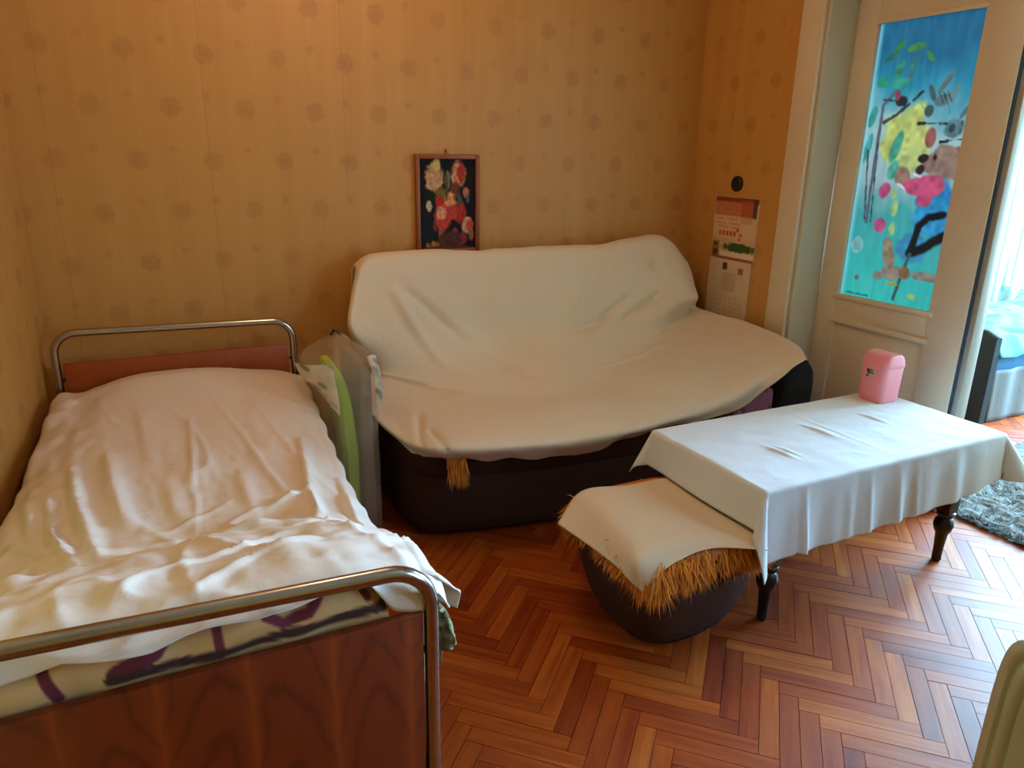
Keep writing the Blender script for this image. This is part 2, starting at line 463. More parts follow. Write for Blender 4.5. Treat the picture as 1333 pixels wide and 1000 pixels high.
# ------------------------------------------------------------------ materials
def wallpaper(name, axis):
    t = NT(name)
    co = t.coord()
    sp = t.n('SeparateXYZ', {0: co})
    x = sp.outputs[axis]
    z = sp.outputs[2]
    c2 = t.n('CombineXYZ', {0: x, 1: z, 2: 0.0}).outputs[0]
    # staggered medallions, 0.265 m apart, rows 0.19 m
    def lattice(px, pz, ox, oz, rad, seed):
        row = t.math('ROUND', t.math('DIVIDE', t.math('SUBTRACT', z, oz), pz))
        odd = t.math('MODULO', t.math('ABSOLUTE', row), 2.0)
        xs = t.math('DIVIDE', t.math('SUBTRACT', t.math('SUBTRACT', x, ox), t.math('MULTIPLY', odd, px * 0.5)), px)
        cx = t.math('ROUND', xs)
        dx = t.math('MULTIPLY', t.math('SUBTRACT', xs, cx), px)
        dz = t.math('SUBTRACT', t.math('SUBTRACT', z, oz), t.math('MULTIPLY', row, pz))
        wob = t.math('MULTIPLY', t.math('SUBTRACT', t.noise(c2, 45, 3), 0.5), rad * 0.9)
        d = t.math('ADD', t.math('SQRT', t.math('ADD', t.math('MULTIPLY', dx, dx), t.math('MULTIPLY', dz, dz))), wob)
        m = t.math('MULTIPLY', t.math('SUBTRACT', rad, d), 1 / (rad * 0.45), clamp=True)
        # petals: rings inside the flower
        ring = t.math('ADD', t.math('MULTIPLY', t.math('SINE', t.math('MULTIPLY', d, 2 * math.pi / (rad * 0.55))), 0.18), 0.80)
        return t.math('MULTIPLY', m, ring)
    big = lattice(0.265, 0.19, 0.013, 1.725, 0.043, 0)
    small = lattice(0.265, 0.19, 0.140, 1.765, 0.019, 1)
    streak = t.noise(t.mapping(c2, (14, 0.7, 1)), 1.0, 5, 0.6)
    fine = t.noise(t.mapping(c2, (120, 2.5, 1)), 1.0, 3, 0.6)
    cloud = t.noise(c2, 2.2, 3)
    base = t.ramp(streak, [(0.25, rgba((186, 130, 58))), (0.50, rgba((193, 140, 67))), (0.75, rgba((200, 150, 78)))])
    base = t.mix(t.math('MULTIPLY', cloud, 0.45), base, rgba((180, 124, 58)))
    base = t.mix(t.math('MULTIPLY', fine, 0.22), base, rgba((205, 168, 100)))
    fade = t.math('ADD', t.math('MULTIPLY', t.noise(c2, 1.7, 2), 1.1), 0.0, clamp=True)
    col = t.mix(t.math('MULTIPLY', big, t.math('MULTIPLY', fade, 0.78)), base, rgba((150, 92, 48)))
    col = t.mix(t.math('MULTIPLY', small, t.math('MULTIPLY', fade, 0.6)), col, rgba((150, 94, 46)))
    # sheets of paper meet every half metre
    seam = t.math('ABSOLUTE', t.math('SUBTRACT', t.math('FRACT', t.math('DIVIDE', x, 0.53)), 0.5))
    seamm = t.math('LESS_THAN', seam, 0.004)
    col = t.mix(t.math('MULTIPLY', seamm, 0.25), col, rgba((140, 96, 50)))
    nrm = t.bump(t.math('ADD', t.math('MULTIPLY', fine, 0.6), t.math('MULTIPLY', big, 0.3)), 0.25, 0.002)
    return t.finish(t.bsdf(col, 0.48, nrm))


def parquet(name, per_object):
    t = NT(name)
    uv = t.n('UVMap').outputs[0]
    rnd = t.n('ObjectInfo').outputs['Random'] if per_object else t.n('NewGeometry').outputs['Random Per Island']
    shift = t.n('CombineXYZ', {0: t.math('MULTIPLY', rnd, 37.0), 1: t.math('MULTIPLY', rnd, 11.0), 2: 0.0}).outputs[0]
    v = t.n('VectorMath', {0: uv, 1: shift}, operation='ADD').outputs[0]
    g = t.noise(t.mapping(v, (3, 42, 1)), 1.0, 6, 0.62, 0.4)
    g2 = t.noise(t.mapping(v, (9, 150, 1)), 1.0, 3, 0.6)
    base = t.ramp(rnd, [(0.0, rgba((138, 54, 14))), (0.25, rgba((160, 70, 17))), (0.5, rgba((172, 80, 20))),
                        (0.75, rgba((180, 90, 26))), (0.93, rgba((192, 104, 36))), (1.0, rgba((150, 64, 20)))])
    col = t.mix(t.ramp(g, [(0.38, (0, 0, 0, 1)), (0.68, (1, 1, 1, 1))]), base, t.mix(1.0, base, rgba((205, 165, 130)), 'MULTIPLY'))
    col = t.mix(t.math('MULTIPLY', g2, 0.25), col, t.mix(1.0, col, rgba((170, 120, 100)), 'MULTIPLY'))
    w = t.coord('Object') if not per_object else t.n('NewGeometry').outputs['Position']
    wear = t.noise(w, 2.4, 4)
    rough = t.math('ADD', t.math('MULTIPLY', wear, 0.2), 0.34)
    nrm = t.bump(g, 0.10, 0.002)
    return t.finish(t.bsdf(col, rough, nrm, Specular_IOR_Level=0.26))


def fabric(name, c, warm=None, weave=900, crump=0.25, rough=0.85, scale=9.0):
    t = NT(name)
    co = t.coord()
    f = t.noise(co, 3.0, 4)
    base = rgba(c)
    alt = rgba(warm) if warm else tuple(x * 0.93 for x in base[:3]) + (1,)
    col = t.mix(f, base, alt)
    h = t.math('ADD', t.math('MULTIPLY', t.noise(co, scale, 3, 0.5, 0.6), 1.0), t.math('MULTIPLY', t.noise(co, weave * 0.3, 1), 0.03))
    nrm = t.bump(h, crump, 0.02)
    b = t.bsdf(col, rough, nrm)
    return t.finish(b)


def veneer(name, period, base, dark, bright, curve, freq, k_line, k_edge, warp):
    """flat-cut leaves laid side by side: nested arches with plain orange strips between"""
    t = NT(name)
    co = t.coord()
    sp = t.n('SeparateXYZ', {0: co})
    x, z = sp.outputs[0], sp.outputs[2]
    big = t.math('MULTIPLY', t.math('SUBTRACT', t.noise(t.mapping(co, (7, 7, 3)), 1.0, 4), 0.5), warp)
    q = t.math('DIVIDE', x, period)
    leaf = t.math('ROUND', q)
    dx = t.math('MULTIPLY', t.math('SUBTRACT', q, leaf), period)
    ph = t.math('MULTIPLY', t.math('SINE', t.math('MULTIPLY', leaf, 2.3)), 0.09)
    f = t.math('ADD', t.math('ADD', t.math('ADD', z, ph), t.math('MULTIPLY', t.math('MULTIPLY', dx, dx), curve)), big)
    w = t.math('ADD', t.math('MULTIPLY', t.math('SINE', t.math('MULTIPLY', f, freq)), 0.5), 0.5)
    line = t.math('POWER', w, 5.0)
    fine = t.noise(t.mapping(co, (130, 130, 5)), 1.0, 4)
    col = t.mix(t.math('MULTIPLY', fine, 0.4), rgba(base), rgba(dark))
    col = t.mix(t.math('MULTIPLY', line, k_line), col, rgba(dark))
    edge = t.math('MULTIPLY', t.math('ABSOLUTE', dx), 2 / period)
    col = t.mix(t.math('MULTIPLY', t.math('POWER', edge, 7.0), k_edge), col, rgba(bright))
    return t.finish(t.bsdf(col, 0.42, t.bump(fine, 0.05, 0.001)))


M = {}
M['wall_xz'] = wallpaper('ochre_wallpaper_back', 0)
M['wall_yz'] = wallpaper('ochre_wallpaper_side', 1)
M['parquet_one'] = parquet('parquet_oak_block', True)
M['parquet_many'] = parquet('parquet_oak_field', False)
M['subfloor'] = simple('dark_joint', (38, 20, 12), 0.9)
M['plaster'] = simple('white_plaster', (206, 196, 176), 0.9, 0.04, 3)
M['door_paint'] = simple('cream_door_paint', (212, 198, 172), 0.42, 0.05, 4, 0.08)
M['jamb_paint'] = simple('pale_grey_paint', (196, 186, 160), 0.45, 0.05, 4, 0.08)
M['grey_paint'] = simple('grey_paint', (150, 146, 136), 0.5, 0.05, 4, 0.08)
M['rebate'] = simple('dark_rebate', (46, 66, 78), 0.6)
M['chrome'] = simple('worn_chrome', (176, 174, 166), 0.20, 0.06, 30, 0.03, 1.0)
M['bed_sheet'] = fabric('white_bed_linen', (226, 220, 214), (222, 210, 198), crump=0.32, scale=7, rough=0.62)
M['sofa_sheet'] = fabric('off_white_sofa_cover', (220, 208, 190), (214, 198, 176), crump=0.22, scale=7)
M['table_cloth'] = fabric('white_table_linen', (220, 228, 236), (214, 222, 230), crump=0.12, scale=10)
M['pouf_cloth'] = fabric('cream_pouf_cloth', (222, 208, 186), (214, 196, 170), crump=0.2)
M['brown_fabric'] = fabric('dark_brown_upholstery', (58, 30, 20), (46, 24, 17), crump=0.2, rough=0.95)
M['pouf_fabric'] = fabric('dark_brown_pouf_upholstery', (66, 38, 28), (52, 30, 22), crump=0.15)
M['black_fabric'] = fabric('black_upholstery', (14, 10, 12), crump=0.15, rough=1.0)
M['mattress'] = fabric('beige_mattress_ticking', (170, 150, 120), crump=0.1)
M['panel_foot'] = veneer('walnut_veneer_flamed', 0.128, (122, 48, 16), (70, 25, 10), (164, 76, 26), 30.0, 52.0, 0.5, 0.45, 0.42)
M['panel_head'] = veneer('reddish_veneer', 0.17, (160, 72, 16), (112, 44, 10), (176, 84, 26), 6.0, 30.0, 0.12, 0.25, 0.3)
M['black_wood'] = simple('black_stained_wood', (18, 15, 15), 0.35, 0.2)
M['pink_plastic'] = simple('pink_plastic', (236, 142, 152), 0.38, 0.03, 5, 0.02)
M['cream_metal'] = simple('cream_enamel', (188, 198, 182), 0.35, 0.06, 6, 0.04)
M['green_foam'] = simple('lime_green_foam', (158, 196, 20), 0.6, 0.06, 8, 0.1)
M['grey_board'] = simple('grey_brown_board', (112, 98, 90), 0.7, 0.08, 5)
M['frame_wood'] = simple('reddish_frame_wood', (140, 74, 30), 0.4, 0.2, 40)
M['canvas'] = painted('flower_canvas', 0.65, spec=0.2)
M['calendar_print'] = painted('calendar_print', 0.45)
M['glass_paint'] = painted('painted_glass', 0.25, translucent=0.07)
M['quilt_print'] = painted('quilt_print', 0.8, 0.2)
M['floral'] = painted('floral_print', 0.8, 0.15)
M['sticker'] = painted('bin_sticker', 0.4)
M['bag_print'] = painted('bag_print', 0.5)
M['black_plastic'] = simple('black_plastic', (14, 12, 12), 0.5)
M['next_floor'] = simple('pale_floor', (190, 170, 140), 0.3, 0.1, 4)
M['carpet'] = simple('grey_shag', (92, 88, 86), 0.95, 0.35, 60, 0.6)
M['blue_bedding'] = fabric('pale_blue_bedding', (84, 168, 190), (64, 150, 176), crump=0.4)
M['blue_band'] = fabric('blue_blanket', (30, 90, 125), crump=0.2)
M['grey_valance'] = fabric('grey_valance', (96, 98, 98), crump=0.2)
M['dark_board'] = simple('dark_brown_bed_end', (12, 7, 7), 1.0)
M['green_fringe'] = fabric('olive_green_knit', (136, 130, 88), (96, 94, 62), crump=0.5, scale=60)


def fur_mat():
    t = NT('orange_fur')
    r = t.n('NewGeometry').outputs['Random Per Island']
    col = t.ramp(r, [(0, rgba((170, 88, 14))), (0.5, rgba((216, 128, 26))), (1, rgba((240, 168, 56)))])
    return t.finish(t.bsdf(col, 0.7))


M['fur'] = fur_mat()


def film_mat(name, col, alpha):
    t = NT(name)
    tr = t.n('BsdfTransparent', {'Color': (1, 1, 1, 1)})
    b = t.bsdf(rgba(col), 0.25, t.bump(t.noise(t.coord(), 25, 3, 0.6, 1.0), 0.6, 0.02))
    return t.finish(t.n('MixShader', {0: alpha, 1: tr.outputs[0], 2: b.outputs[0]}).outputs[0])


M['film'] = film_mat('clear_plastic_film', (226, 206, 170), 0.25)
M['pane'] = film_mat('window_glass', (235, 245, 250), 0.10)


def lace_mat():
    t = NT('white_lace')
    co = t.coord()
    sp = t.n('SeparateXYZ', {0: co})
    y, z = sp.outputs[1], sp.outputs[2]
    wv = t.math('SINE', t.math('MULTIPLY', y, 2 * math.pi / 0.11))
    wz = t.math('SINE', t.math('MULTIPLY', z, 2 * math.pi / 0.10))
    pat = t.math('GREATER_THAN', t.math('ADD', wv, wz), 0.7)
    low = t.math('LESS_THAN', z, 0.72)
    a = t.math('ADD', 0.42, t.math('MULTIPLY', t.math('MULTIPLY', pat, low), 0.35))
    tr = t.n('BsdfTransparent', {'Color': (1, 1, 1, 1)})
    tl = t.n('BsdfTranslucent', {'Color': rgba((150, 222, 236))})
    return t.finish(t.n('MixShader', {0: a, 1: tr.outputs[0], 2: tl.outputs[0]}).outputs[0])


M['lace'] = lace_mat()

# ------------------------------------------------------------------ room shell
XR, YB, XL, YF, ZC = 2.63, 3.17, -0.372, -1.9, 2.75
XD = 2.79          # plane of the door leaf
DW0, DW1 = 0.93, 2.435   # door opening along the right wall
DH = 2.12
XN, YN0, YN1 = 6.3, -0.6, 4.3   # next room

floor = struct(box('floor', (-0.85, YF - 0.1, -0.06), (XN + 0.1, YN1 + 0.1, -0.006), M['subfloor'], bevel=0))


def block_verts(L, W):
    g, c, zt, zb = 0.00015, 0.0007, 0.0, -0.006
    return [(g, g, zb), (L - g, g, zb), (L - g, W - g, zb), (g, W - g, zb),
            (g + c, g + c, zt), (L - g - c, g + c, zt), (L - g - c, W - g - c, zt), (g + c, W - g - c, zt)]


BLOCK_F = [(4, 5, 6, 7), (0, 1, 5, 4), (1, 2, 6, 5), (2, 3, 7, 6), (3, 0, 4, 7)]
PL, PW = 0.297, 0.0495
bme = bpy.data.meshes.new('parquet_block')
bme.from_pydata(block_verts(PL, PW), [], BLOCK_F)
uvl = bme.uv_layers.new(name='UVMap')
for lp in bme.loops:
    uvl.data[lp.index].uv = bme.vertices[lp.vertex_index].co.xy
bme.materials.append(M['parquet_one'])


def herringbone():
    out = []
    r2 = 1 / math.sqrt(2)
    t = math.sqrt(2) * PL
    for col in range(-5, 16):
        for k in range(-45, 75):
            a, b = k * PW + col * PL, k * PW - col * PL
            for (pa, pb, rot) in ((a, b, 45.0), (a + PL + PW, b + PW - PL, 135.0)):
                X = 0.815 + (pa - pb) * r2
                Yw = 1.189 - 17 * math.sqrt(2) * PW + (pa + pb) * r2
                out.append((X, Yw, rot))
    return out


Rcam = np.array([list(rt2), list(up2), list(fwd)])
near, rest = [], []
for X, Yw, rot in herringbone():
    ca, sa = math.cos(R(rot)), math.sin(R(rot))
    cx, cy = X + ca * PL / 2 - sa * PW / 2, Yw + sa * PL / 2 + ca * PW / 2
    if not (-0.7 < cx < 4.6 and YF < cy < YN1 - 0.1):
        continue
    q = Rcam @ np.array([cx, cy, -1.4])
    u, v = q[0] / q[2] * 955.5, -q[1] / q[2] * 955.5
    seen = q[2] > 0.2 and abs(u) < 690 and -260 < v < 540
    # leave out the ground under the bed from the single pieces
    hidden = (cx < 0.42 and cy > 0.9) or cy > 2.5 or cx > 3.0 or (cx < 0.66 and cy < 1.0)
    (near if seen and not hidden else rest).append((q[2], X, Yw, rot))
near.sort()
rest += near[300:]
near = near[:300]
for d, X, Yw, rot in near:
    o = bpy.data.objects.new('parquet_block', bme)
    o.location = (X, Yw, random.uniform(-0.0006, 0.0004))
    o.rotation_euler = (random.gauss(0, 0.0015), 0, R(rot))
    link(o, floor)
V, F, UVs = [], [], []
bv = np.array(block_verts(PL, PW))
for d, X, Yw, rot in rest:
    ca, sa = math.cos(R(rot)), math.sin(R(rot))
    b0 = len(V)
    dz = random.uniform(-0.0006, 0.0004)
    for x, y, z in bv:
        V.append((X + ca * x - sa * y, Yw + sa * x + ca * y, z + dz))
        UVs.append((x, y))
    F += [tuple(b0 + i for i in f) for f in BLOCK_F]
pf = mesh_obj('parquet_field', V, F, M['parquet_many'], floor, smooth=False)
uvl = pf.data.uv_layers.new(name='UVMap')
li = np.zeros(len(pf.data.loops), np.int32)
pf.data.loops.foreach_get('vertex_index', li)
uvl.data.foreach_set('uv', np.array(UVs, np.float32)[li].ravel())
stuff(pf)

struct(box('wall_back', (-0.9, YB, -0.02), (XR + 0.16, YB + 0.14, ZC), M['wall_xz'], bevel=0))
lw = bmesh.new()
xs = lambda y: XL - 0.085 * (YB - y)
vs = [(XL, YB), (xs(YF), YF), (xs(YF) - 0.15, YF), (XL - 0.15, YB)]
lo = [lw.verts.new((x, y, -0.02)) for x, y in vs]
hi = [lw.verts.new((x, y, ZC)) for x, y in vs]
for k in range(4):
    lw.faces.new((lo[k], lo[(k + 1) % 4], hi[(k + 1) % 4], hi[k]))
lw.faces.new(hi)
lw.faces.new(lo[::-1])
struct(bm_obj('wall_left', lw, M['wall_yz']))
wr = bmesh.new()
WY0, WY1, WZ0, WZ1 = -1.22, -0.02, 0.92, 2.32
add_box(wr, (XR, DW1, -0.02), (XR + 0.16, YB, ZC))
add_box(wr, (XR, WY1, -0.02), (XR + 0.16, DW0, ZC))
add_box(wr, (XR, YF, -0.02), (XR + 0.16, WY0, ZC))
add_box(wr, (XR, WY0, -0.02), (XR + 0.16, WY1, WZ0))
add_box(wr, (XR, WY0, WZ1), (XR + 0.16, WY1, ZC))
add_box(wr, (XR, DW0, DH), (XR + 0.16, DW1, ZC))
struct(bm_obj('wall_right', wr, M['wall_yz'], smooth=False))
struct(box('wall_front', (-0.95, YF - 0.14, -0.02), (XR + 0.16, YF, ZC), M['wall_xz'], bevel=0))
struct(box('ceiling', (-0.95, YF - 0.14, ZC), (XN + 0.2, YN1 + 0.2, ZC + 0.1), M['plaster'], bevel=0))
# window to the right of the camera
w1 = bmesh.new()
for a in (WY0, (WY0 + WY1) / 2 - 0.03, WY1 - 0.06):
    add_box(w1, (XR + 0.04, a, WZ0), (XR + 0.10, a + 0.06, WZ1), 0.004)
for a in (WZ0, WZ1 - 0.06):
    add_box(w1, (XR + 0.04, WY0, a), (XR + 0.10, WY1, a + 0.06), 0.004)
win1 = struct(bm_obj('window_1', w1, M['door_paint']))
box('pane', (XR + 0.066, WY0 + 0.04, WZ0 + 0.04), (XR + 0.071, WY1 - 0.04, WZ1 - 0.04), M['pane'], win1, bevel=0)

# casing and jamb of the double door
casing = struct(box('trim_1', (XR - 0.022, DW1 - 0.015, 0), (XR, DW1 + 0.105, DH + 0.1), M['door_paint'], bevel=0.006))
box('casing_head', (XR - 0.022, DW0 - 0.10, DH), (XR, DW1 - 0.015, DH + 0.1), M['door_paint'], casing, bevel=0.006)
box('casing_side', (XR - 0.022, DW0 - 0.10, 0), (XR, DW0, DH), M['door_paint'], casing, bevel=0.006)
jamb = struct(box('trim_2', (XR, DW1 - 0.03, 0), (XR + 0.17, DW1, DH), M['jamb_paint'], bevel=0.002))
box('jamb_side', (XR, DW0, 0), (XR + 0.17, DW0 + 0.03, DH), M['jamb_paint'], jamb, bevel=0.002)
box('jamb_head', (XR, DW0 + 0.03, DH - 0.03), (XR + 0.17, DW1 - 0.03, DH), M['jamb_paint'], jamb, bevel=0.002)

# fixed left leaf with the painted pane
LY0, LY1 = 1.70, 2.405
GY0, GY1, GZ0, GZ1 = 1.855, 2.300, 0.812, 1.922
door = struct(box('door_1', (XD, GY1, 0.004), (XD + 0.045, LY1, DH - 0.035), M['door_paint'], bevel=0.003))
box('stile', (XD, LY0, 0.004), (XD + 0.045, GY0, DH - 0.035), M['door_paint'], door, bevel=0.003)
box('rail', (XD, GY0, GZ1), (XD + 0.045, GY1, DH - 0.035), M['door_paint'], door, bevel=0.003)
box('rail', (XD, GY0, 0.69), (XD + 0.045, GY1, GZ0), M['door_paint'], door, bevel=0.003)
box('rail', (XD, GY0, 0.004), (XD + 0.045, GY1, 0.16), M['door_paint'], door, bevel=0.003)
box('door_panel', (XD + 0.016, GY0 - 0.005, 0.155), (XD + 0.034, GY1 + 0.005, 0.695), M['door_paint'], door, bevel=0.001)
mo = bmesh.new()
for z in (GZ0 - 0.020, ):
    add_box(mo, (XD - 0.010, GY0 - 0.02, z), (XD + 0.004, GY1 + 0.02, z + 0.022), 0.004)
add_box(mo, (XD - 0.010, GY0 - 0.02, 0.682), (XD + 0.006, GY1 + 0.02, 0.704), 0.004)
add_box(mo, (XD - 0.004, GY0 - 0.012, GZ1 - 0.004), (XD + 0.006, GY1 + 0.012, GZ1 + 0.012), 0.003)
bm_obj('moulding', mo, M['door_paint'], door)
box('rebate', (XD + 0.004, LY0 - 0.008, 0.004), (XD + 0.045, LY0, DH - 0.035), M['rebate'], door, bevel=0.001)
box('astragal', (XD + 0.012, LY0 - 0.032, 0.004), (XD + 0.075, LY0 - 0.008, DH - 0.035), M['grey_paint'], door, bevel=0.004)

ASP, ART_V = 2.49, False


def glass_art(U, V):
    top = np.array([26, 108, 140.])
    mid = np.array([40, 140, 165.])
    pale = np.array([176, 208, 205.])
    teal = np.array([72, 165, 160.])
    turq = np.array([62, 196, 184.])
    n = 0.05 * fbm(U * 4, V * 9)
    vv = V + n + 0.06 * (0.5 - U)
    C = np.empty((len(U), 3))
    for ch in range(3):
        C[:, ch] = np.interp(vv, [0, .08, .2, .30, .40, .55, .68, .85, 1.0],
                             [top[ch], top[ch], mid[ch], (mid[ch] + pale[ch]) / 2, pale[ch], pale[ch] * .9 + 5, teal[ch], turq[ch] * .95, turq[ch]])
    C += (8 * vnoise(U * 30, V * 14))[:, None]
    left = np.clip(1 - U / 0.05, 0, 1)[:, None]
    C += (np.array([150, 225, 235.]) - C) * left
    return paint(GLASS_ART, U, V, C)


painted_sheet('glass_pane', (XD + 0.020, GY1, GZ1), (0, GY0 - GY1, 0), (0, 0, GZ0 - GZ1), 90, 220, glass_art, M['glass_paint'], door)

# next room
nr = bmesh.new()
add_box(nr, (XN, YN0, -0.02), (XN + 0.12, 0.15, ZC))
add_box(nr, (XN, 3.65, -0.02), (XN + 0.12, YN1, ZC))
add_box(nr, (XN, 0.15, -0.02), (XN + 0.12, 3.65, 0.36))
add_box(nr, (XN, 0.15, 2.55), (XN + 0.12, 3.65, ZC))
struct(bm_obj('wall_far', nr, M['plaster'], smooth=False))
struct(box('wall_next_left', (XR + 0.16, YN1, -0.02), (XN + 0.12, YN1 + 0.12, ZC), M['plaster'], bevel=0))
struct(box('wall_next_right', (XR + 0.16, YN0 - 0.12, -0.02), (XN + 0.12, YN0, ZC), M['plaster'], bevel=0))
struct(box('wall_next_near', (XR + 0.16, YB, -0.02), (XR + 0.24, YN1, ZC), M['plaster'], bevel=0))
w2 = bmesh.new()
for a in (0.15, 1.28, 2.42, 3.58):
    add_box(w2, (XN + 0.0, a, 0.36), (XN + 0.06, a + 0.07, 2.55), 0.004)
for a in (0.36, 1.28, 2.48):
    add_box(w2, (XN + 0.0, 0.15, a), (XN + 0.06, 3.65, a + 0.06), 0.004)
win2 = struct(bm_obj('window_2', w2, M['door_paint']))
box('pane', (XN + 0.028, 0.2, 0.4), (XN + 0.034, 3.6, 2.5), M['pane'], win2, bevel=0)
u, v = np.meshgrid(np.linspace(0, 1, 160), np.linspace(0, 1, 30), indexing='ij')
yy = 0.0 + 3.85 * u
lace = np.stack([XN - 0.14 + 0.025 * np.sin(yy * 46 + 0.6 * np.sin(v * 4)) * (0.4 + 0.6 * (1 - v)), yy, 0.28 + 2.35 * v], 2)
tag(cloth('lace_curtain', lace, M['lace'], thick=0), 'sheer white lace curtain over the bright window of the next room', 'curtain')

# ------------------------------------------------------------------ bed
SL = 0.132 / 1.973
HY, FY, RZ, TR = 2.99, 1.017, 0.745, 0.0135
bl = lambda y: -0.337 + (y - HY) * SL
brr = lambda y: 0.494 + (y - HY) * SL
bed = thing('bed', 'single bed with bent chrome tube ends and flamed veneer end panels, along the left wall', 'bed', (0.05, 2.0, 0))


def u_tube(y, x0, x1, z0, z1, r=0.075):
    pts = [(x0, y, 0.0), (x0, y, z0 - r)]
    for k in range(1, 9):
        a = math.pi / 2 * k / 8
        pts.append((x0 + r - r * math.cos(a), y, z0 - r + r * math.sin(a)))
    pts.append(((x0 + x1) / 2, y, (z0 + z1) / 2))
    for k in range(0, 9):
        a = math.pi / 2 * k / 8
        pts.append((x1 - r + r * math.sin(a), y, z1 - r + r * math.cos(a)))
    pts.append((x1, y, 0.0))
    return pts


kids = []
ht = tube('head_rail', u_tube(HY, bl(HY), brr(HY), 0.752, 0.737), TR, M['chrome'])
ft = tube('foot_rail', u_tube(FY, bl(FY) - 0.005, brr(FY), 0.772, 0.742), TR, M['chrome'])
kids += [ht, ft]
hp = box('head_panel', (bl(HY) + 0.022, HY - 0.009, 0.24), (brr(HY) - 0.022, HY + 0.009, 0.640), M['panel_head'], None, 0.002)
fp = box('foot_panel', (bl(FY) + 0.020, FY - 0.009, 0.20), (brr(FY) - 0.017, FY + 0.009, 0.658), M['panel_foot'], None, 0.002)
kids += [hp, fp]
for y, xx in ((HY, bl(HY)), (HY, brr(HY)), (FY, bl(FY)), (FY, brr(FY))):
    s = 1 if xx < 0.1 else -1
    for z in (0.32, 0.58):
        br = bmesh.new()
        add_tube(br, [(xx, y, z), (xx + s * 0.026, y, z)], 0.006, 8)
        bm_obj('bracket', br, M['black_plastic'], ht if y == HY else ft)
for f in (bl, brr):
    s = 1 if f is bl else -1
    o = loft('side_rail', [[(f(y) + s * 0.02 - 0.012, y, 0.26), (f(y) + s * 0.02 + 0.012, y, 0.26), (f(y) + s * 0.02 + 0.012, y, 0.34), (f(y) + s * 0.02 - 0.012, y, 0.34)]
                           for y in (FY + 0.01, HY - 0.01)], M['black_wood'])
    kids.append(o)
kids.append(loft('bed_base', [[(bl(y) + 0.03, y, 0.30), (brr(y) - 0.03, y, 0.30), (brr(y) - 0.03, y, 0.325), (bl(y) + 0.03, y, 0.325)]
                              for y in (FY + 0.03, HY - 0.03)], M['black_wood']))
adopt(bed, *kids)

# height of the bedding above the floor along and across the bed
PY = [0.98, 1.035, 1.06, 1.10, 1.18, 1.28, 1.40, 1.50, 1.58, 1.7, 1.95, 2.3, 2.6, 2.85, 2.93, 2.99]
PZ = [0.715, 0.724, 0.738, 0.746, 0.732, 0.690, 0.645, 0.605, 0.558, 0.538, 0.530, 0.535, 0.555, 0.585, 0.578, 0.565]


def bed_top(x, y):
    s = (x - bl(y)) / 0.831
    z = np.interp(y, PY, PZ)
    z = np.interp(y - 0.02, PY, PZ) * .25 + z * .5 + np.interp(y + 0.02, PY, PZ) * .25
    e = np.clip(np.abs(2 * s - 1), 0, 1.1)
    z = z - 0.045 * e ** 5
    z = z + (0.030 * np.exp(-((s - 0.46) / 0.27) ** 4) - 0.014 + 0.022 * np.exp(-((s + 0.01) / 0.05) ** 2)) * np.clip((y - 2.5) / 0.35, 0, 1)
    return z


mat_secs = []
for k, y in enumerate(np.linspace(FY + 0.045, HY - 0.035, 12)):
    cx = (bl(y) + brr(y)) / 2
    mat_secs.append([(px_, y, pz_) for px_, pz_, _ in superellipse(cx, 0.41, 0.398, 0.083, 0, 7, 32)])
mt = loft('mattress', mat_secs, M['mattress'])
tag(mt, 'beige mattress under the white sheet on the chrome bed', 'mattress')

# quilt bunched over the foot panel
qs = []
nq, mq = 300, 90
qv = []
for i in range(nq):
    f = i / (nq - 1)
    X = bl(FY) + 0.03 + f * (0.293 - bl(FY) - 0.03)
    taper = min(1.0, (1 - f) * 9 + 0.15)
    hgt = 0.040 * taper ** 0.5 + 0.004 * math.sin(X * 31) + 0.003 * math.sin(X * 73 + 1)
    for j in range(mq):
        a = 2 * math.pi * j / mq
        c, s = math.cos(a), math.sin(a)
        e = 2.6
        yy_ = 1.112 + 0.075 * math.copysign(abs(c) ** (2 / e), c) + 0.003 * math.sin(X * 50 + a * 3)
        zz_ = 0.640 + hgt * 0.62 + (hgt + 0.012) * math.copysign(abs(s) ** (2 / e), s)
        qv.append((X, yy_, zz_))
qf = [(i * mq + j, i * mq + (j + 1) % mq, (i + 1) * mq + (j + 1) % mq, (i + 1) * mq + j) for i in range(nq - 1) for j in range(mq)]
qf += [tuple(range(mq))[::-1], tuple((nq - 1) * mq + j for j in range(mq))]
quilt = mesh_obj('quilt', qv, qf, M['quilt_print'])
tag(quilt, 'beige quilt with maroon scrolls bunched under the sheet at the foot panel', 'quilt')
P3 = np.array(qv)
C = np.tile(np.array([206, 168, 116.]), (len(P3), 1)) + (10 * vnoise(P3[:, 0] * 25, P3[:, 2] * 40))[:, None]
XZ = P3[:, [0, 2]]
for poly, w, col in [([(-.215, .735), (-.20, .70), (-.185, .655)], .008, (104, 38, 56)), ([(-.11, .67), (-.06, .69), (-.02, .735)], .014, (100, 32, 52)),
                     ([(.026, .74), (.030, .66)], .007, (108, 40, 58)), ([(.105, .735), (.10, .70), (.125, .682), (.165, .69), (.215, .74)], .007, (110, 40, 58)),
                     ([(.236, .74), (.262, .69)], .006, (104, 38, 56)), ([(-.33, .74), (-.30, .66)], .008, (104, 38, 56)),
                     ([(-.12, .664), (0.02, .662), (.29, .672)], .008, (66, 38, 38))]:
    d, _ = polydist(XZ, poly)
    m = np.clip((w - d) / 0.003 + 0.5, 0, 1)
    C += (np.array(col, float) - C) * m[:, None]
set_print(quilt, C)

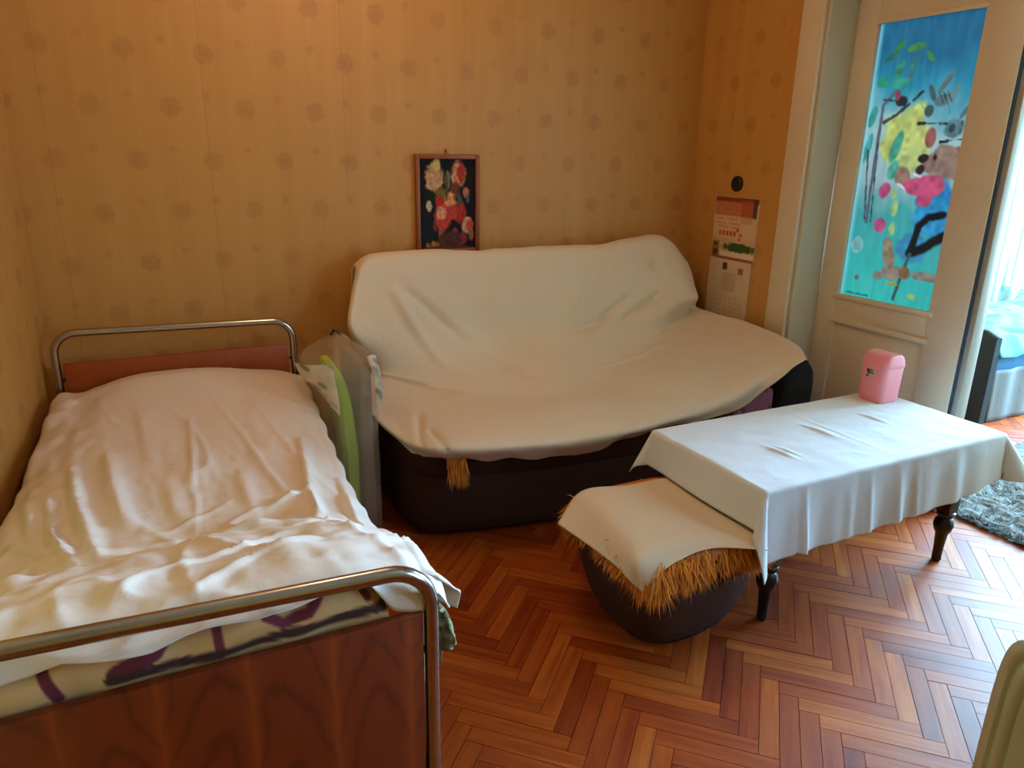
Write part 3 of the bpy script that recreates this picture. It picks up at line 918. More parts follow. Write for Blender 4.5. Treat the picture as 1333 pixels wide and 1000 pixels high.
# the sheet
NU, NV = 150, 260
ys = np.linspace(1.036, 2.945, NV)
D = np.zeros((NU, NV, 3))
ss = np.linspace(-0.05, 1.30, NU)
for i, s in enumerate(ss):
    for_y = ys + 0.0
    w = 0.831
    sc = min(max(s, -0.012), 1.035)
    hem = 0.012 * math.sin(s * 9) + 0.008 * math.sin(s * 23 + 1)
    hem2 = -0.02 * math.sin(s * math.pi) + 0.012 * math.sin(s * 14 + 2)
    yv = ys + np.clip((1.25 - ys) / 0.25, 0, 1) * hem + np.clip((ys - 2.7) / 0.25, 0, 1) * hem2
    x = bl(yv) + sc * w
    z = bed_top(x, yv)
    if s > 1.0:
        d = (s - 1.0) * w * np.clip((yv - 0.95) / 0.6, 0.16, 1)
        r = 0.03
        x = bl(yv) + w + r * np.sin(np.minimum(d / r, math.pi / 2)) + 0.004 * np.sin(yv * 37) * (d > r)
        z = bed_top(bl(yv) + w, yv) - np.where(d < r * math.pi / 2, r * (1 - np.cos(np.minimum(d / r, math.pi / 2))), r + (d - r * math.pi / 2))
    if s < 0.0:
        d = -s * w
        x = bl(yv) - 0.012 * min(1, d / 0.02)
        z = bed_top(bl(yv), yv) - d * 0.8
    D[i, :, 0], D[i, :, 1], D[i, :, 2] = x, yv, z
# hem line over the quilt at the foot: rises and falls as in a loosely thrown sheet
X2 = D[:, :, 0].ravel()
Y2 = D[:, :, 1].ravel()
P2 = np.stack([X2, Y2], 1)
dz = np.zeros(len(P2))
hts = [.030, .030, .020, .009, .006, -.006, .022, .018, .016, .016, .016, .008, .010, .014, .018, .014]
wds = [.016, .014, .018, .007, .018, .005, .013, .011, .009, .014, .013, .018, .020, .010, .014, .009]
for poly, h, w in zip(BED_R, hts, wds):
    d, al = polydist(P2, poly)
    # one side of a fold is steeper than the other
    a, b = np.array(poly[0]), np.array(poly[-1])
    nrm = np.array([b[1] - a[1], a[0] - b[0]])
    side = np.sign((P2 - a) @ nrm)
    ww = np.where(side > 0, w * 0.7, w * 1.5)
    dz += h * np.exp(-(d / ww) ** 2) * (0.5 + 0.5 * np.sin(np.clip(al, 0.05, 0.95) * math.pi))
stretch = np.clip((2.75 - Y2) / 0.6, 0.15, 1)
dz += 0.0045 * fbm(X2 * 14 + 0.6 * Y2, Y2 * 4.2, 3) * stretch
rd = 1 - np.abs(vnoise(X2 * 9 + Y2 * 1.2 + 3, Y2 * 2.6))
dz += 0.008 * rd ** 7 * stretch
near_w = np.clip((1.9 - Y2) / 0.35, 0, 1)
dz += 0.008 * near_w * fbm(X2 * 7 + 2, Y2 * 9 + 1, 3)
rd2 = 1 - np.abs(vnoise(X2 * 5 - Y2 * 6 + 9, Y2 * 5 + X2 * 2))
dz += 0.014 * near_w * rd2 ** 9
leftw = np.clip((-0.15 - X2) / 0.15, 0, 1)
dz += 0.012 * leftw * fbm(X2 * 16, Y2 * 10, 2)
flat = np.clip((1.12 - Y2) / 0.08, 0, 1)
dz *= 1 - 0.8 * flat
D[:, :, 2] += dz.reshape(NU, NV)
# front hem drops over the quilt
ex = np.linspace(0, 1, 5)
for k in range(6):
    pass
hemz = lambda x: np.interp(x, [-.5, -.30, -.21, -.17, -.10, -.06, .02, .06, .16, .22, .255, .28, .30, .37], [.690, .694, .708, .722, .716, .712, .728, .742, .750, .748, .732, .695, .664, .650])
rows = []
for k, f in enumerate(np.linspace(0, 1, 8)[1:]):
    r0 = D[:, 0, :].copy()
    hz = np.minimum(hemz(r0[:, 0]), r0[:, 2] - 0.003)
    out_ = 0.016 * math.sin(f * math.pi / 2)
    keep = ss > 1.0
    nz = r0[:, 2] + (hz - r0[:, 2]) * f ** 1.3
    nz[keep] = r0[keep, 2]
    r0[:, 1] -= out_
    r0[:, 2] = nz
    rows.insert(0, r0)
D = np.concatenate([np.stack(rows, 1), D], 1)
# far hem drops behind the head pillow
rows = []
for f in np.linspace(0, 1, 7)[1:]:
    r0 = D[:, -1, :].copy()
    r0[:, 1] += 0.012 * math.sin(f * math.pi / 2)
    r0[:, 2] -= 0.10 * f ** 1.4
    rows.append(r0)
D = np.concatenate([D, np.stack(rows, 1)], 1)
sheet = cloth('bed_sheet', D, M['bed_sheet'])
tag(sheet, 'crumpled white bed sheet spread over the bed with chrome tube ends', 'sheet')
fl = [[(0.335, 1.085, 0.700), (0.352, 1.075, 0.698), (0.378, 1.065, 0.692), (0.392, 1.06, 0.688)],
      [(0.340, 1.09, 0.700), (0.385, 1.075, 0.690), (0.408, 1.065, 0.672), (0.420, 1.06, 0.655)],
      [(0.335, 1.10, 0.690), (0.385, 1.085, 0.665), (0.412, 1.075, 0.645), (0.436, 1.065, 0.640)],
      [(0.335, 1.10, 0.660), (0.372, 1.09, 0.640), (0.402, 1.08, 0.622), (0.432, 1.07, 0.606)]]
cloth('sheet_corner', dense(fl, 24, 24), M['bed_sheet'], sheet, 0.004)

kn = [[(0.372, 1.08, 0.655), (0.385, 1.07, 0.640), (0.395, 1.06, 0.625), (0.400, 1.05, 0.612)],
      [(0.370, 1.075, 0.610), (0.386, 1.06, 0.605), (0.404, 1.05, 0.590), (0.414, 1.045, 0.575)],
      [(0.372, 1.075, 0.575), (0.388, 1.06, 0.560), (0.405, 1.05, 0.552), (0.420, 1.045, 0.548)],
      [(0.374, 1.075, 0.545), (0.388, 1.06, 0.538), (0.402, 1.05, 0.540), (0.416, 1.045, 0.540)]]
KD = dense(kn, 26, 26)
KD[:, :, 1] += 0.006 * fbm(KD[:, :, 0].ravel() * 60, KD[:, :, 2].ravel() * 60, 2).reshape(26, 26)
knit = cloth('knitted_blanket', KD, M['green_fringe'], None, 0.012)
tag(knit, 'corner of an olive green knitted blanket hanging beside the chrome foot post', 'blanket')
fb = bmesh.new()
for k in range(7):
    x0 = 0.371 + 0.0035 * k
    add_tube(fb, [(x0, 1.075 - k * 0.003, 0.548), (x0 + 0.001, 1.07 - k * 0.003, 0.53), (x0 - 0.001, 1.07 - k * 0.003, 0.508 + 0.012 * (k % 3))], [0.0022, 0.002, 0.001], 6)
bm_obj('fringe', fb, M['green_fringe'], knit)

# ------------------------------------------------------------------ bag between bed and sofa
gs = []
for y in np.linspace(2.50, 2.66, 9):
    e = min(1.0, (min(y - 2.50, 2.66 - y) / 0.02) ** 0.5) if 2.5 < y < 2.66 else 0.0
    w = 0.018 + 0.010 * e
    top_ = 0.655 + 0.02 * e + (2.66 - y) * -0.1
    ring = []
    for k in range(24):
        a = 2 * math.pi * k / 24
        c, s = math.cos(a), math.sin(a)
        zc, zh = (top_ + 0.004) / 2, (top_ - 0.004) / 2
        zz_ = zc + zh * math.copysign(abs(s) ** 0.35, s)
        bend = -0.05 * max(0, (zz_ - 0.35) / 0.3) ** 2
        ring.append((0.598 + bend + w * math.copysign(abs(c) ** 0.6, c), y, zz_))
    gs.append(ring)
tag(loft('foam_pad', gs, M['green_foam']), 'lime green folded foam pad standing in the clear bag between bed and sofa', 'pad')
gb = bmesh.new()
add_box(gb, (0.630, 2.48, 0.003), (0.676, 2.78, 0.665), 0.012, 3)
tag(bm_obj('folded_board', gb, M['grey_board']), 'grey brown folded board standing behind the lime green foam pad', 'board')

secs = []
zs = [0.002, 0.10, 0.25, 0.40, 0.52, 0.60, 0.645, 0.68, 0.71, 0.735, 0.755]
x0s = [.525, .52, .515, .512, .508, .50, .475, .50, .535, .560, .578]
x1s = [.70, .70, .70, .70, .70, .70, .70, .695, .66, .62, .60]
y0s = [2.45, 2.44, 2.44, 2.44, 2.44, 2.43, 2.44, 2.47, 2.52, 2.56, 2.60]
y1s = [2.82, 2.82, 2.82, 2.82, 2.82, 2.82, 2.80, 2.78, 2.74, 2.70, 2.64]
zi = np.concatenate([np.linspace(.002, .56, 16), np.linspace(.575, .755, 22)])
for z in zi:
    a0, a1, b0, b1 = (np.interp(z, zs, q) for q in (x0s, x1s, y0s, y1s))
    ring = []
    for p in superellipse((a0 + a1) / 2, (b0 + b1) / 2, (a1 - a0) / 2, (b1 - b0) / 2, z, 5, 64):
        ring.append(p)
    ring = np.array(ring)
    k = 0.013 * np.clip((z - 0.5) / 0.12, 0.15, 1)
    ring[:, 0] += k * fbm(ring[:, 1] * 22 + z * 9, ring[:, 2] * 26 + ring[:, 0] * 20, 3)
    ring[:, 1] += k * fbm(ring[:, 0] * 26 + 3, ring[:, 2] * 30, 3)
    ring[:, 2] += 0.5 * k * fbm(ring[:, 0] * 30 + 3, ring[:, 1] * 20, 2)
    secs.append(ring)
bag = loft('plastic_bag', secs, M['film'], sharp=180)
tag(bag, 'crumpled clear plastic bag with printed sides standing between bed and sofa', 'bag')
knot = bmesh.new()
add_tube(knot, [(0.565, 2.61, 0.752), (0.578, 2.61, 0.772), (0.592, 2.61, 0.764), (0.604, 2.61, 0.748)], [0.004, 0.006, 0.005, 0.003], 8)
bm_obj('drawstring', knot, M['black_wood'], bag)


def bag_panel(net, seed):
    Dp = dense(net, 26, 26)
    o = cloth('printed_side', Dp, M['bag_print'], bag, 0.0)
    q = Dp.reshape(-1, 3)
    Cc = np.tile(np.array([206, 192, 164.]), (len(q), 1)) + (16 * fbm(q[:, 0] * 30, q[:, 2] * 30, 2))[:, None]
    rr = np.random.default_rng(seed)
    for _ in range(7):
        c0 = q[rr.integers(len(q))]
        dd, _a = polydist(q[:, [0, 2]], [(c0[0] - .008, c0[2] + .006), (c0[0] + .008, c0[2] - .008)])
        m = np.clip((0.007 - dd) / 0.006 + 0.5, 0, 1)
        Cc += (np.array([78, 84, 92.]) - Cc) * (m * rr.uniform(.2, .7))[:, None]
    set_print(o, Cc)


bag_panel([[(0.415, 2.52, 0.690), (0.455, 2.47, 0.690), (0.500, 2.435, 0.694), (0.528, 2.425, 0.690)],
           [(0.430, 2.50, 0.650), (0.468, 2.455, 0.645), (0.508, 2.43, 0.640), (0.532, 2.42, 0.632)],
           [(0.465, 2.48, 0.610), (0.492, 2.445, 0.595), (0.518, 2.425, 0.585), (0.538, 2.415, 0.572)],
           [(0.500, 2.45, 0.570), (0.512, 2.44, 0.545), (0.528, 2.425, 0.525), (0.542, 2.415, 0.505)]], 3)
bag_panel([[(0.655, 2.46, 0.70), (0.668, 2.46, 0.705), (0.690, 2.47, 0.70)],
           [(0.672, 2.45, 0.64), (0.684, 2.45, 0.645), (0.702, 2.46, 0.64)],
           [(0.676, 2.44, 0.57), (0.688, 2.44, 0.575), (0.706, 2.45, 0.57)],
           [(0.676, 2.44, 0.50), (0.684, 2.44, 0.505), (0.697, 2.45, 0.51)]], 5)

# ------------------------------------------------------------------ sofa
sofa = thing('sofa', 'dark brown sofa hidden under an off white cover against the papered wall', 'sofa', (1.6, 2.7, 0))


def bow(inset, x1=2.27):
    i = inset
    p = [(.775 + i, 3.06), (.775 + i, 2.48), (.785 + i, 2.41 + i * .3), (.815 + i * .7, 2.355 + i * .7), (.875 + i * .3, 2.318 + i), (1.05, 2.278 + i), (1.31, 2.235 + i), (1.60, 2.212 + i),
         (1.85, 2.212 + i), (2.05, 2.228 + i), (x1 - 0.1, 2.25 + i), (x1 - i, 2.27 + i), (x1 - i, 3.06)]
    return p


def ring(pts, z):
    return [(x, y, z) for x, y in pts]


k1 = loft('plinth', [ring(bow(.022), 0.012), ring(bow(.004), 0.03), ring(bow(0), 0.06), ring(bow(-.004), 0.235), ring(bow(.004), 0.25)], M['brown_fabric'], sharp=70)
k2 = loft('seat_frame', [ring(bow(.004, 2.12), 0.253), ring(bow(-.008, 2.12), 0.262), ring(bow(-.012, 2.12), 0.36), ring(bow(.005, 2.12), 0.39), ring(bow(.05, 2.10), 0.402)], M['brown_fabric'], sharp=70)
bsec = []
prof = [(2.89, .40), (2.92, .55), (2.96, .70), (2.985, .82), (2.998, .875), (3.02, .90), (3.05, .90), (3.085, .85), (3.09, .70), (3.10, .36)]
for x, k in ((.845, .90), (.86, .97), (.90, 1.0), (1.3, 1.0), (1.8, 1.0), (2.2, 1.01), (2.36, 1.0), (2.42, .93), (2.45, .85)):
    bsec.append([(x, 2.98 + (y - 2.98) * (0.6 + 0.4 * k), .36 + (z - .36) * k) for y, z in prof])
k3 = loft('backrest', bsec, M['brown_fabric'], sharp=80)
asec = []
for y, k in ((2.165, .78), (2.172, .92), (2.20, 1.0), (2.5, 1.0), (2.95, 1.0), (3.0, .95)):
    rr_ = []
    for j in range(32):
        a = 2 * math.pi * j / 32
        c, s = math.cos(a), math.sin(a)
        rr_.append((2.468 + 0.104 * k * math.copysign(abs(c) ** .62, c) + 0.02 * max(0, s), y, 0.29 + 0.268 * k * math.copysign(abs(s) ** .5, s) - (0.05 * max(0, s) * max(0, -c))))
    asec.append(rr_)
k4 = loft('armrest', asec, M['black_fabric'], sharp=70)
legs = []
for x, y in ((.86, 2.42), (2.2, 2.36), (.86, 3.0), (2.2, 3.0)):
    legs.append(loft('leg', [superellipse(x, y, .022, .022, z, 2, 12) for z in (0, .02)], M['black_wood']))
adopt(sofa, k1, k2, k3, k4, *legs)

cs = []
for y, k in ((2.178, .75), (2.185, .95), (2.22, 1.0), (2.35, 1.0), (2.42, .9)):
    cs.append([(2.243 + 0.112 * k * px_, y, 0.350 + 0.090 * k * pz_ + (px_ > 0) * px_ * 0.028) for px_, pz_, _ in superellipse(0, 0, 1, 1, 0, 5, 28)])
cush = loft('cushion', cs, M['floral'])
tag(cush, 'purple floral cushion tucked beside the black armrest under the sofa cover', 'cushion')
cq = np.array([v_.co for v_ in cush.data.vertices])
sub = cush.modifiers.new('detail', 'SUBSURF')
sub.levels = sub.render_levels = 3
sub.subdivision_type = 'SIMPLE'
Cc = np.tile(np.array([138, 84, 112.]), (len(cq), 1))
t = NT('floral_cloth')
co = t.coord()
vor = t.n('TexVoronoi', {'Vector': co, 'Scale': 24.0})
colr = t.ramp(t.n('SeparateXYZ', {0: vor.outputs['Color']}).outputs[0], [(0, rgba((150, 90, 125))), (.3, rgba((120, 40, 60))), (.5, rgba((70, 110, 80))), (.7, rgba((190, 140, 165))), (1, rgba((90, 60, 90)))])
spot = t.math('LESS_THAN', vor.outputs['Distance'], 0.33)
cush.data.materials[0] = t.finish(t.bsdf(t.mix(spot, rgba((140, 88, 116)), colr), 0.8))


def blades(roots, dirs, lens, wid, seed=1, droop=1.0):
    """tapering curved tufts, each two quads and a tip"""
    r_ = np.random.default_rng(seed)
    n = len(roots)
    sidev = np.cross(dirs, np.array([0, 0, 1.0])) + 0.4 * r_.normal(size=(n, 3))
    sidev /= np.linalg.norm(sidev, axis=1, keepdims=True)
    V_, F_ = [], []
    for k in range(4):
        f = k / 3
        p = roots + dirs * (lens * f)[:, None]
        p[:, 2] -= droop * lens * f * f * 0.55
        wv = wid * (1 - f ** 1.5)
        if k < 3:
            V_.append(p - sidev * wv[:, None])
            V_.append(p + sidev * wv[:, None])
        else:
            V_.append(p)
    A = np.stack(V_, 1).reshape(-1, 3)
    b = np.arange(n) * 7
    F_ = [(i, i + 1, i + 3, i + 2) for i in b] + [(i + 2, i + 3, i + 5, i + 4) for i in b] + [(i + 4, i + 5, i + 6) for i in b]
    return A, F_


ft_ = bmesh.new()
add_box(ft_, (0.86, 2.262, 0.404), (1.20, 2.60, 0.411), 0.003)
add_box(ft_, (0.872, 2.250, 0.31), (0.948, 2.258, 0.405), 0.003)
fthrow = bm_obj('fur_throw', ft_, M['fur'])
tag(fthrow, 'orange fur throw with a tuft peeking below the sofa cover', 'throw')
n = 420
roots = np.stack([rng.uniform(.878, .942, n), np.full(n, 2.249) - rng.uniform(0, .004, n), rng.uniform(.30, .345, n)], 1)
dirs = np.stack([rng.normal(0, .22, n), -0.25 - .3 * rng.random(n), -1 + .2 * rng.normal(size=n)], 1)
dirs /= np.linalg.norm(dirs, axis=1, keepdims=True)
A, F_ = blades(roots, dirs, rng.uniform(.03, .07, n), np.full(n, .0028), 2, .3)
stuff(mesh_obj('tuft', A, F_, M['fur'], fthrow))

# cover
SN = np.array(SOFA)
wrap = SN[:, :1].copy()
wrap[:5, 0, 0] += .03
wrap[:5, 0, 1] += [.0, .02, .10, .12, .14]
wrap[:5, 0, 2] -= .03
wrap[5:, 0, 0] += .03
wrap[5:, 0, 2] -= .03
wrap[-1, 0] = SN[-1, 0] + np.array([-.004, .03, .012])
SD = dense(np.concatenate([wrap, SN], 1), 230, 260)
N = grid_normals(SD)
P = SD.reshape(-1, 3)
disp = np.zeros(len(P))
sh = [-.024, .030, .016, .024, .032, .030, -.014, .014, -.022, -.018, -.016, .018, .022]
sw = [.024, .022, .026, .020, .020, .020, .02, .03, .008, .008, .008, .015, .013]
for poly, h, w in zip(SOFA_R, sh, sw):
    d, al = polydist(P, poly)
    disp += h * np.exp(-(d / w) ** 2) * np.sin(np.clip(al, .06, .94) * math.pi) ** .4
disp += 0.004 * fbm(P[:, 0] * 7, P[:, 1] * 6 + P[:, 2] * 6, 3)
tt = np.linspace(0, 1, 230)[:, None] * np.ones((1, 260))
uu = np.ones((230, 1)) * np.linspace(0, 1, 260)[None, :]
hemw = np.clip((tt - 0.90) / 0.10, 0, 1).ravel()
disp += 0.008 * hemw * vnoise(uu.ravel() * 26, tt.ravel() * 3)
if N.reshape(-1, 3)[len(P) // 2][2] < 0:
    N = -N
SD = SD + N * disp.reshape(230, 260, 1)
cover = cloth('sofa_cover', SD, M['sofa_sheet'], None, 0.004)
tag(cover, 'off white cloth cover thrown over the whole sofa', 'cover')

# ------------------------------------------------------------------ coffee table
TX0, TX1, TY0, TY1, TZ = 1.466, 2.552, 1.345, 1.852, 0.505
table = thing('coffee_table', 'low coffee table with turned black legs under a white tablecloth', 'table', ((TX0 + TX1) / 2, (TY0 + TY1) / 2, 0))
tk = [box('tabletop', (TX0, TY0, TZ - 0.025), (TX1, TY1, TZ), M['black_wood'], None, 0.004)]
ap = bmesh.new()
for lo_, hi_ in (((1.60, 1.415, .245), (2.475, 1.435, .48)), ((1.60, 1.765, .245), (2.475, 1.785, .48)), ((1.60, 1.435, .245), (1.62, 1.765, .48)), ((2.455, 1.435, .245), (2.475, 1.765, .48))):
    add_box(ap, lo_, hi_, 0.002)
tk.append(bm_obj('apron', ap, M['black_wood']))
lp = [(0, .0135), (.008, .017), (.02, .016), (.06, .017), (.11, .021), (.125, .029), (.145, .034), (.165, .030), (.175, .022), (.182, .029), (.195, .031), (.20, .026)]
for x in (1.612, 2.462):
    for y in (1.428, 1.772):
        lb = bmesh.new()
        rings_ = []
        for z, r in lp:
            rings_.append([lb.verts.new((x + r * math.cos(2 * math.pi * k / 16), y + r * math.sin(2 * math.pi * k / 16), z)) for k in range(16)])
        for A_, B_ in zip(rings_, rings_[1:]):
            for k in range(16):
                lb.faces.new((A_[k], A_[(k + 1) % 16], B_[(k + 1) % 16], B_[k]))
        lb.faces.new(rings_[0][::-1])
        lb.faces.new(rings_[-1])
        add_box(lb, (x - .026, y - .026, .198), (x + .026, y + .026, .48), 0.003)
        tk.append(bm_obj('leg', lb, M['black_wood']))
adopt(table, *tk)

# tablecloth
dl, dr, db = 0.128, 0.150, 0.13
na, nb = 190, 150
pa = np.linspace(TX0 - dl, TX1 + dr, na)
pb = np.linspace(0, 1, nb)
TD = np.zeros((na, nb, 3))
rr0 = 0.009
for i, a in enumerate(pa):
    fx = (min(max(a, TX0), TX1) - TX0) / (TX1 - TX0)
    df = np.interp(fx, [0, .25, .6, .85, 1], [.225, .222, .212, .195, .165])
    for j, t_ in enumerate(pb):
        b = TY0 - df + t_ * (TY1 + db - TY0 + df)
        ca, cb = min(max(a, TX0), TX1), min(max(b, TY0), TY1)
        ox, oy = a - ca, b - cb
        d = math.hypot(ox, oy)
        z = 0.0
        x, y = ca, cb
        if d > 1e-9:
            ux, uy = ox / d, oy / d
            cor = 2 * abs(ux * uy)
            flare = 0.05 + (0.34 if ux < 0 else 0.55) * cor
            if uy < -0.99 and abs(ux) < 0.1:
                flare = 0.06 + 0.02 * (0.5 + 0.5 * math.sin(a * 21)) + 0.018 * math.sin(a * 47 + 1)
            if ux < -0.99:
                flare = 0.10 + 0.04 * math.sin(b * 13)
            lat = min(d, rr0 * 1.4)
            dd = max(0, d - lat)
            out_ = rr0 * math.sin(lat / rr0 if lat < rr0 * 1.57 else 1.57) + flare * dd
            x += ux * out_
            y += uy * out_
            z = -rr0 * (1 - math.cos(min(lat / rr0, 1.57))) - dd * math.sqrt(max(0, 1 - flare * flare))
        TD[i, j] = (x, y, TZ + 0.006 + z)
Q = TD.reshape(-1, 3)
# creases on the top and a sharp fold on the front drop
for p0, p1, h, w in (((1.70, 1.60), (1.72, 1.47), .007, .008), ((1.735, 1.58), (1.752, 1.48), .005, .006), ((1.965, 1.70), (1.985, 1.545), .007, .008), ((1.985, 1.66), (2.0, 1.56), .005, .005),
                     ((2.25, 1.69), (2.262, 1.56), .006, .007), ((2.02, 1.81), (2.03, 1.36), .0016, .006)):
    d, al = polydist(Q[:, :2], [p0, p1])
    Q[:, 2] += h * np.exp(-(d / w) ** 2) * np.sin(np.clip(al, .05, .95) * math.pi) * (Q[:, 2] > TZ - .01)
front = (Q[:, 1] < TY0 + .002) & (Q[:, 2] < TZ - .004)
dep = np.clip((TZ - Q[:, 2]) / .2, 0, 1)
for x0_, h, w in ((1.61, -.022, .012), (1.60, .012, .02), (1.80, -.008, .02), (1.885, -.006, .012), (2.02, -.008, .02), (2.10, -.006, .016), (2.3, -.01, .03)):
    Q[:, 1] += front * h * dep * np.exp(-((Q[:, 0] - x0_ - .01 * dep) / w) ** 2)
Q[:, 2] += 0.0012 * fbm(Q[:, 0] * 12, Q[:, 1] * 12, 2) * (Q[:, 2] > TZ - .004) + 0.0012 * (Q[:, 2] > TZ - .004)
tcl = cloth('tablecloth', TD, M['table_cloth'], None, 0.003)
tag(tcl, 'white tablecloth hanging over the low coffee table', 'tablecloth')

# bin on the table
BX, BY = 2.462, 1.775
binn = thing('plastic_bin', 'small pink plastic bin with a domed lid on the white tablecloth', 'bin', (BX, BY, TZ + 0.0085))
zb = TZ + 0.0095
body = loft('body', [superellipse(BX, BY, a, a * .98, zb + z, 5.5, 48) for z, a in ((0, .052), (.004, .0545), (.08, .0565), (.134, .058), (.137, .057))], M['pink_plastic'], sharp=60)
lid_s = [superellipse(BX, BY, .0585, .0575, zb + .133, 5.5, 48), superellipse(BX, BY, .0600, .0590, zb + .136, 5.5, 48), superellipse(BX, BY, .0600, .0590, zb + .146, 5.5, 48)]
for f in (.25, .5, .72, .88, .97):
    a = f * math.pi / 2
    s = superellipse(BX, BY, .0600 * math.cos(a) ** .55, .0590 * (1 - .10 * f), zb + .146 + .040 * math.sin(a), 5, 48)
    lid_s.append(s)
lid = loft('lid', lid_s, M['pink_plastic'], sharp=60)


def sticker_art(U, V):
    Cs = np.tile(np.array([190, 182, 172.]), (len(U), 1))
    for cx, cy, rx, ry, col in ((.18, .22, .2, .2, (40, 16, 22)), (.12, .78, .14, .16, (50, 22, 26)), (.62, .42, .3, .08, (60, 60, 56)), (.55, .15, .25, .12, (150, 60, 70)), (.3, .5, .2, .1, (40, 30, 30))):
        q = ((U - cx) / rx) ** 2 + ((V - cy) / ry) ** 2
        m = np.clip((1.2 - q) / .5, 0, 1)
        Cs += (np.array(col, float) - Cs) * m[:, None]
    return Cs


stk = painted_sheet('sticker', (BX - .0588, BY + .022, zb + .126), (.0, -.036, 0), (.0022, 0, -.036), 14, 14, sticker_art, M['sticker'], None)
adopt(binn, body, lid, stk)

# ------------------------------------------------------------------ pouf
CX, CY, KA, KB = 1.338, 1.60, 0.90, 0.86
pouf = thing('pouf', 'dark brown upholstered pouf beside the coffee table', 'pouf', (CX, CY, 0))
pk = [loft('body', [superellipse(CX, CY, a * KA, a * KB, z, 3.6, 64) for z, a in ((.012, .17), (.02, .19), (.06, .213), (.12, .238), (.19, .258), (.236, .264))], M['pouf_fabric'], sharp=80),
      loft('seat', [superellipse(CX, CY, a * KA, a * KB, z, 3.8, 64) for z, a in ((.240, .262), (.252, .268), (.30, .270), (.335, .262), (.352, .24), (.358, .18))], M['pouf_fabric'], sharp=80)]
bead = bmesh.new()
pts = superellipse(CX, CY, .267 * KA, .267 * KB, .238, 3.7, 64)
add_tube(bead, pts + pts[:1], .006, 8, caps=False)
pk.append(bm_obj('piping', bead, M['pouf_fabric']))
pk.append(loft('base', [superellipse(CX, CY, .15, .15, z, 3, 32) for z in (0.0, .014)], M['black_wood']))
adopt(pouf, *pk)
rug = loft('fur_rug', [superellipse(CX, CY, a * KA, a * KB, z, 3.8, 64) for z, a in ((.359, .20), (.356, .245), (.340, .270), (.318, .277), (.3185, .280), (.343, .274), (.360, .248), (.364, .20))], M['fur'])
tag(rug, 'orange fur rug laid over the pouf under the cream cloth', 'rug')
n = 14000
th = rng.uniform(0, 2 * math.pi, n)
cth, sth = np.cos(th), np.sin(th)
e = 2 / 3.8
ex_, ey_ = np.sign(cth) * np.abs(cth) ** e, np.sign(sth) * np.abs(sth) ** e
fz = rng.uniform(-.2, 1, n)
rad = .264 + .012 * fz
roots = np.stack([CX + rad * KA * ex_, CY + rad * KB * ey_, .346 - .032 * fz], 1)
corner = np.exp(-((np.angle(np.exp(1j * (th - R(228))))) / .35) ** 2)
cl_ = 0.5 + 0.5 * vnoise(th * 9, th * 0 + 1)
lens = (.035 + .040 * rng.random(n)) * (0.65 + .5 * cl_) + .045 * corner * rng.random(n)
dirs = np.stack([ex_ * .6, ey_ * .55, np.full(n, -.75)], 1) + .28 * rng.normal(size=(n, 3))
clump = vnoise(th * 14, th * 0 + 4)
dirs[:, 0] += -sth * clump * .45
dirs[:, 1] += cth * clump * .45
dirs /= np.linalg.norm(dirs, axis=1, keepdims=True)
A, F_ = blades(roots, dirs, lens, rng.uniform(.0026, .0046, n), 5, .6)
stuff(mesh_obj('fur', A, F_, M['fur'], rug))
PD = dense(POUF, 70, 70)
q = PD.reshape(-1, 3)
q[:, 2] += .002 * fbm(q[:, 0] * 14, q[:, 1] * 14, 2) + .008
low_ = np.clip((.372 - q[:, 2]) / .05, 0, 1)
q[:, 0] -= .016 * low_ * np.clip((CX - .1 - q[:, 0]) / .1, 0, 1)
q[:, 1] -= .014 * low_ * np.clip((CY - .05 - q[:, 1]) / .1, 0, 1)
pcl = cloth('pouf_cloth', PD, M['pouf_cloth'], None, 0.003)
tag(pcl, 'cream square cloth laid cornerwise over the fur rug on the pouf', 'cloth')

# ------------------------------------------------------------------ things on the walls
pic = thing('framed_painting', 'small flower painting in a thin reddish wooden frame above the sofa', 'painting', (1.24, YB, 0.95))
x0, x1, z0, z1 = 1.088, 1.392, 0.952, 1.382
w = 0.020
pp = []
pp.append(box('frame_side', (x0, YB - .024, z0), (x0 + w, YB - .002, z1), M['frame_wood'], None, .004))
pp.append(box('frame_side', (x1 - w, YB - .024, z0), (x1, YB - .002, z1), M['frame_wood'], None, .004))
pp.append(box('frame_rail', (x0 + w, YB - .024, z0), (x1 - w, YB - .002, z0 + w), M['frame_wood'], None, .004))
pp.append(box('frame_rail', (x0 + w, YB - .024, z1 - w), (x1 - w, YB - .002, z1), M['frame_wood'], None, .004))
hk = bmesh.new()
add_tube(hk, [(1.235, YB, z1 + .016), (1.235, YB - .014, z1 + .018)], .004, 8)
add_tube(hk, [(1.22, YB - .008, z1 - .004), (1.235, YB - .010, z1 + .015), (1.25, YB - .008, z1 - .004)], .0015, 6)
pp.append(bm_obj('hook', hk, M['frame_wood']))
ASP, ART_V = 1.6, True


def flowers(U, V):
    base_ = np.tile(np.array([16, 18, 20.]), (len(U), 1)) + (8 * np.clip(fbm(U * 6, V * 8, 3), 0, 1))[:, None] * np.array([.6, 1.2, 1.0])
    C_ = base_
    for e_ in FLOWER_ART:
        (cx, cy), (rx, ry), _, col = e_[1:]
        wob_ = .15 * vnoise(U * 16 + cx * 50, V * 34 + cy * 20)
        q_ = np.sqrt(((U - cx) / rx) ** 2 + ((V - cy) / ry) ** 2) + wob_
        m_ = np.clip((1 - q_) / .3 + .35, 0, 1)
        pet = 1 + .10 * np.sin(q_ * 8 + np.arctan2(V - cy, U - cx) * 3) + .10 * vnoise(U * 30 + cy * 11, V * 44)
        C_ = C_ + (np.clip(np.array(col, float)[None] * pet[:, None], 0, 255) - C_) * m_[:, None]
    return C_


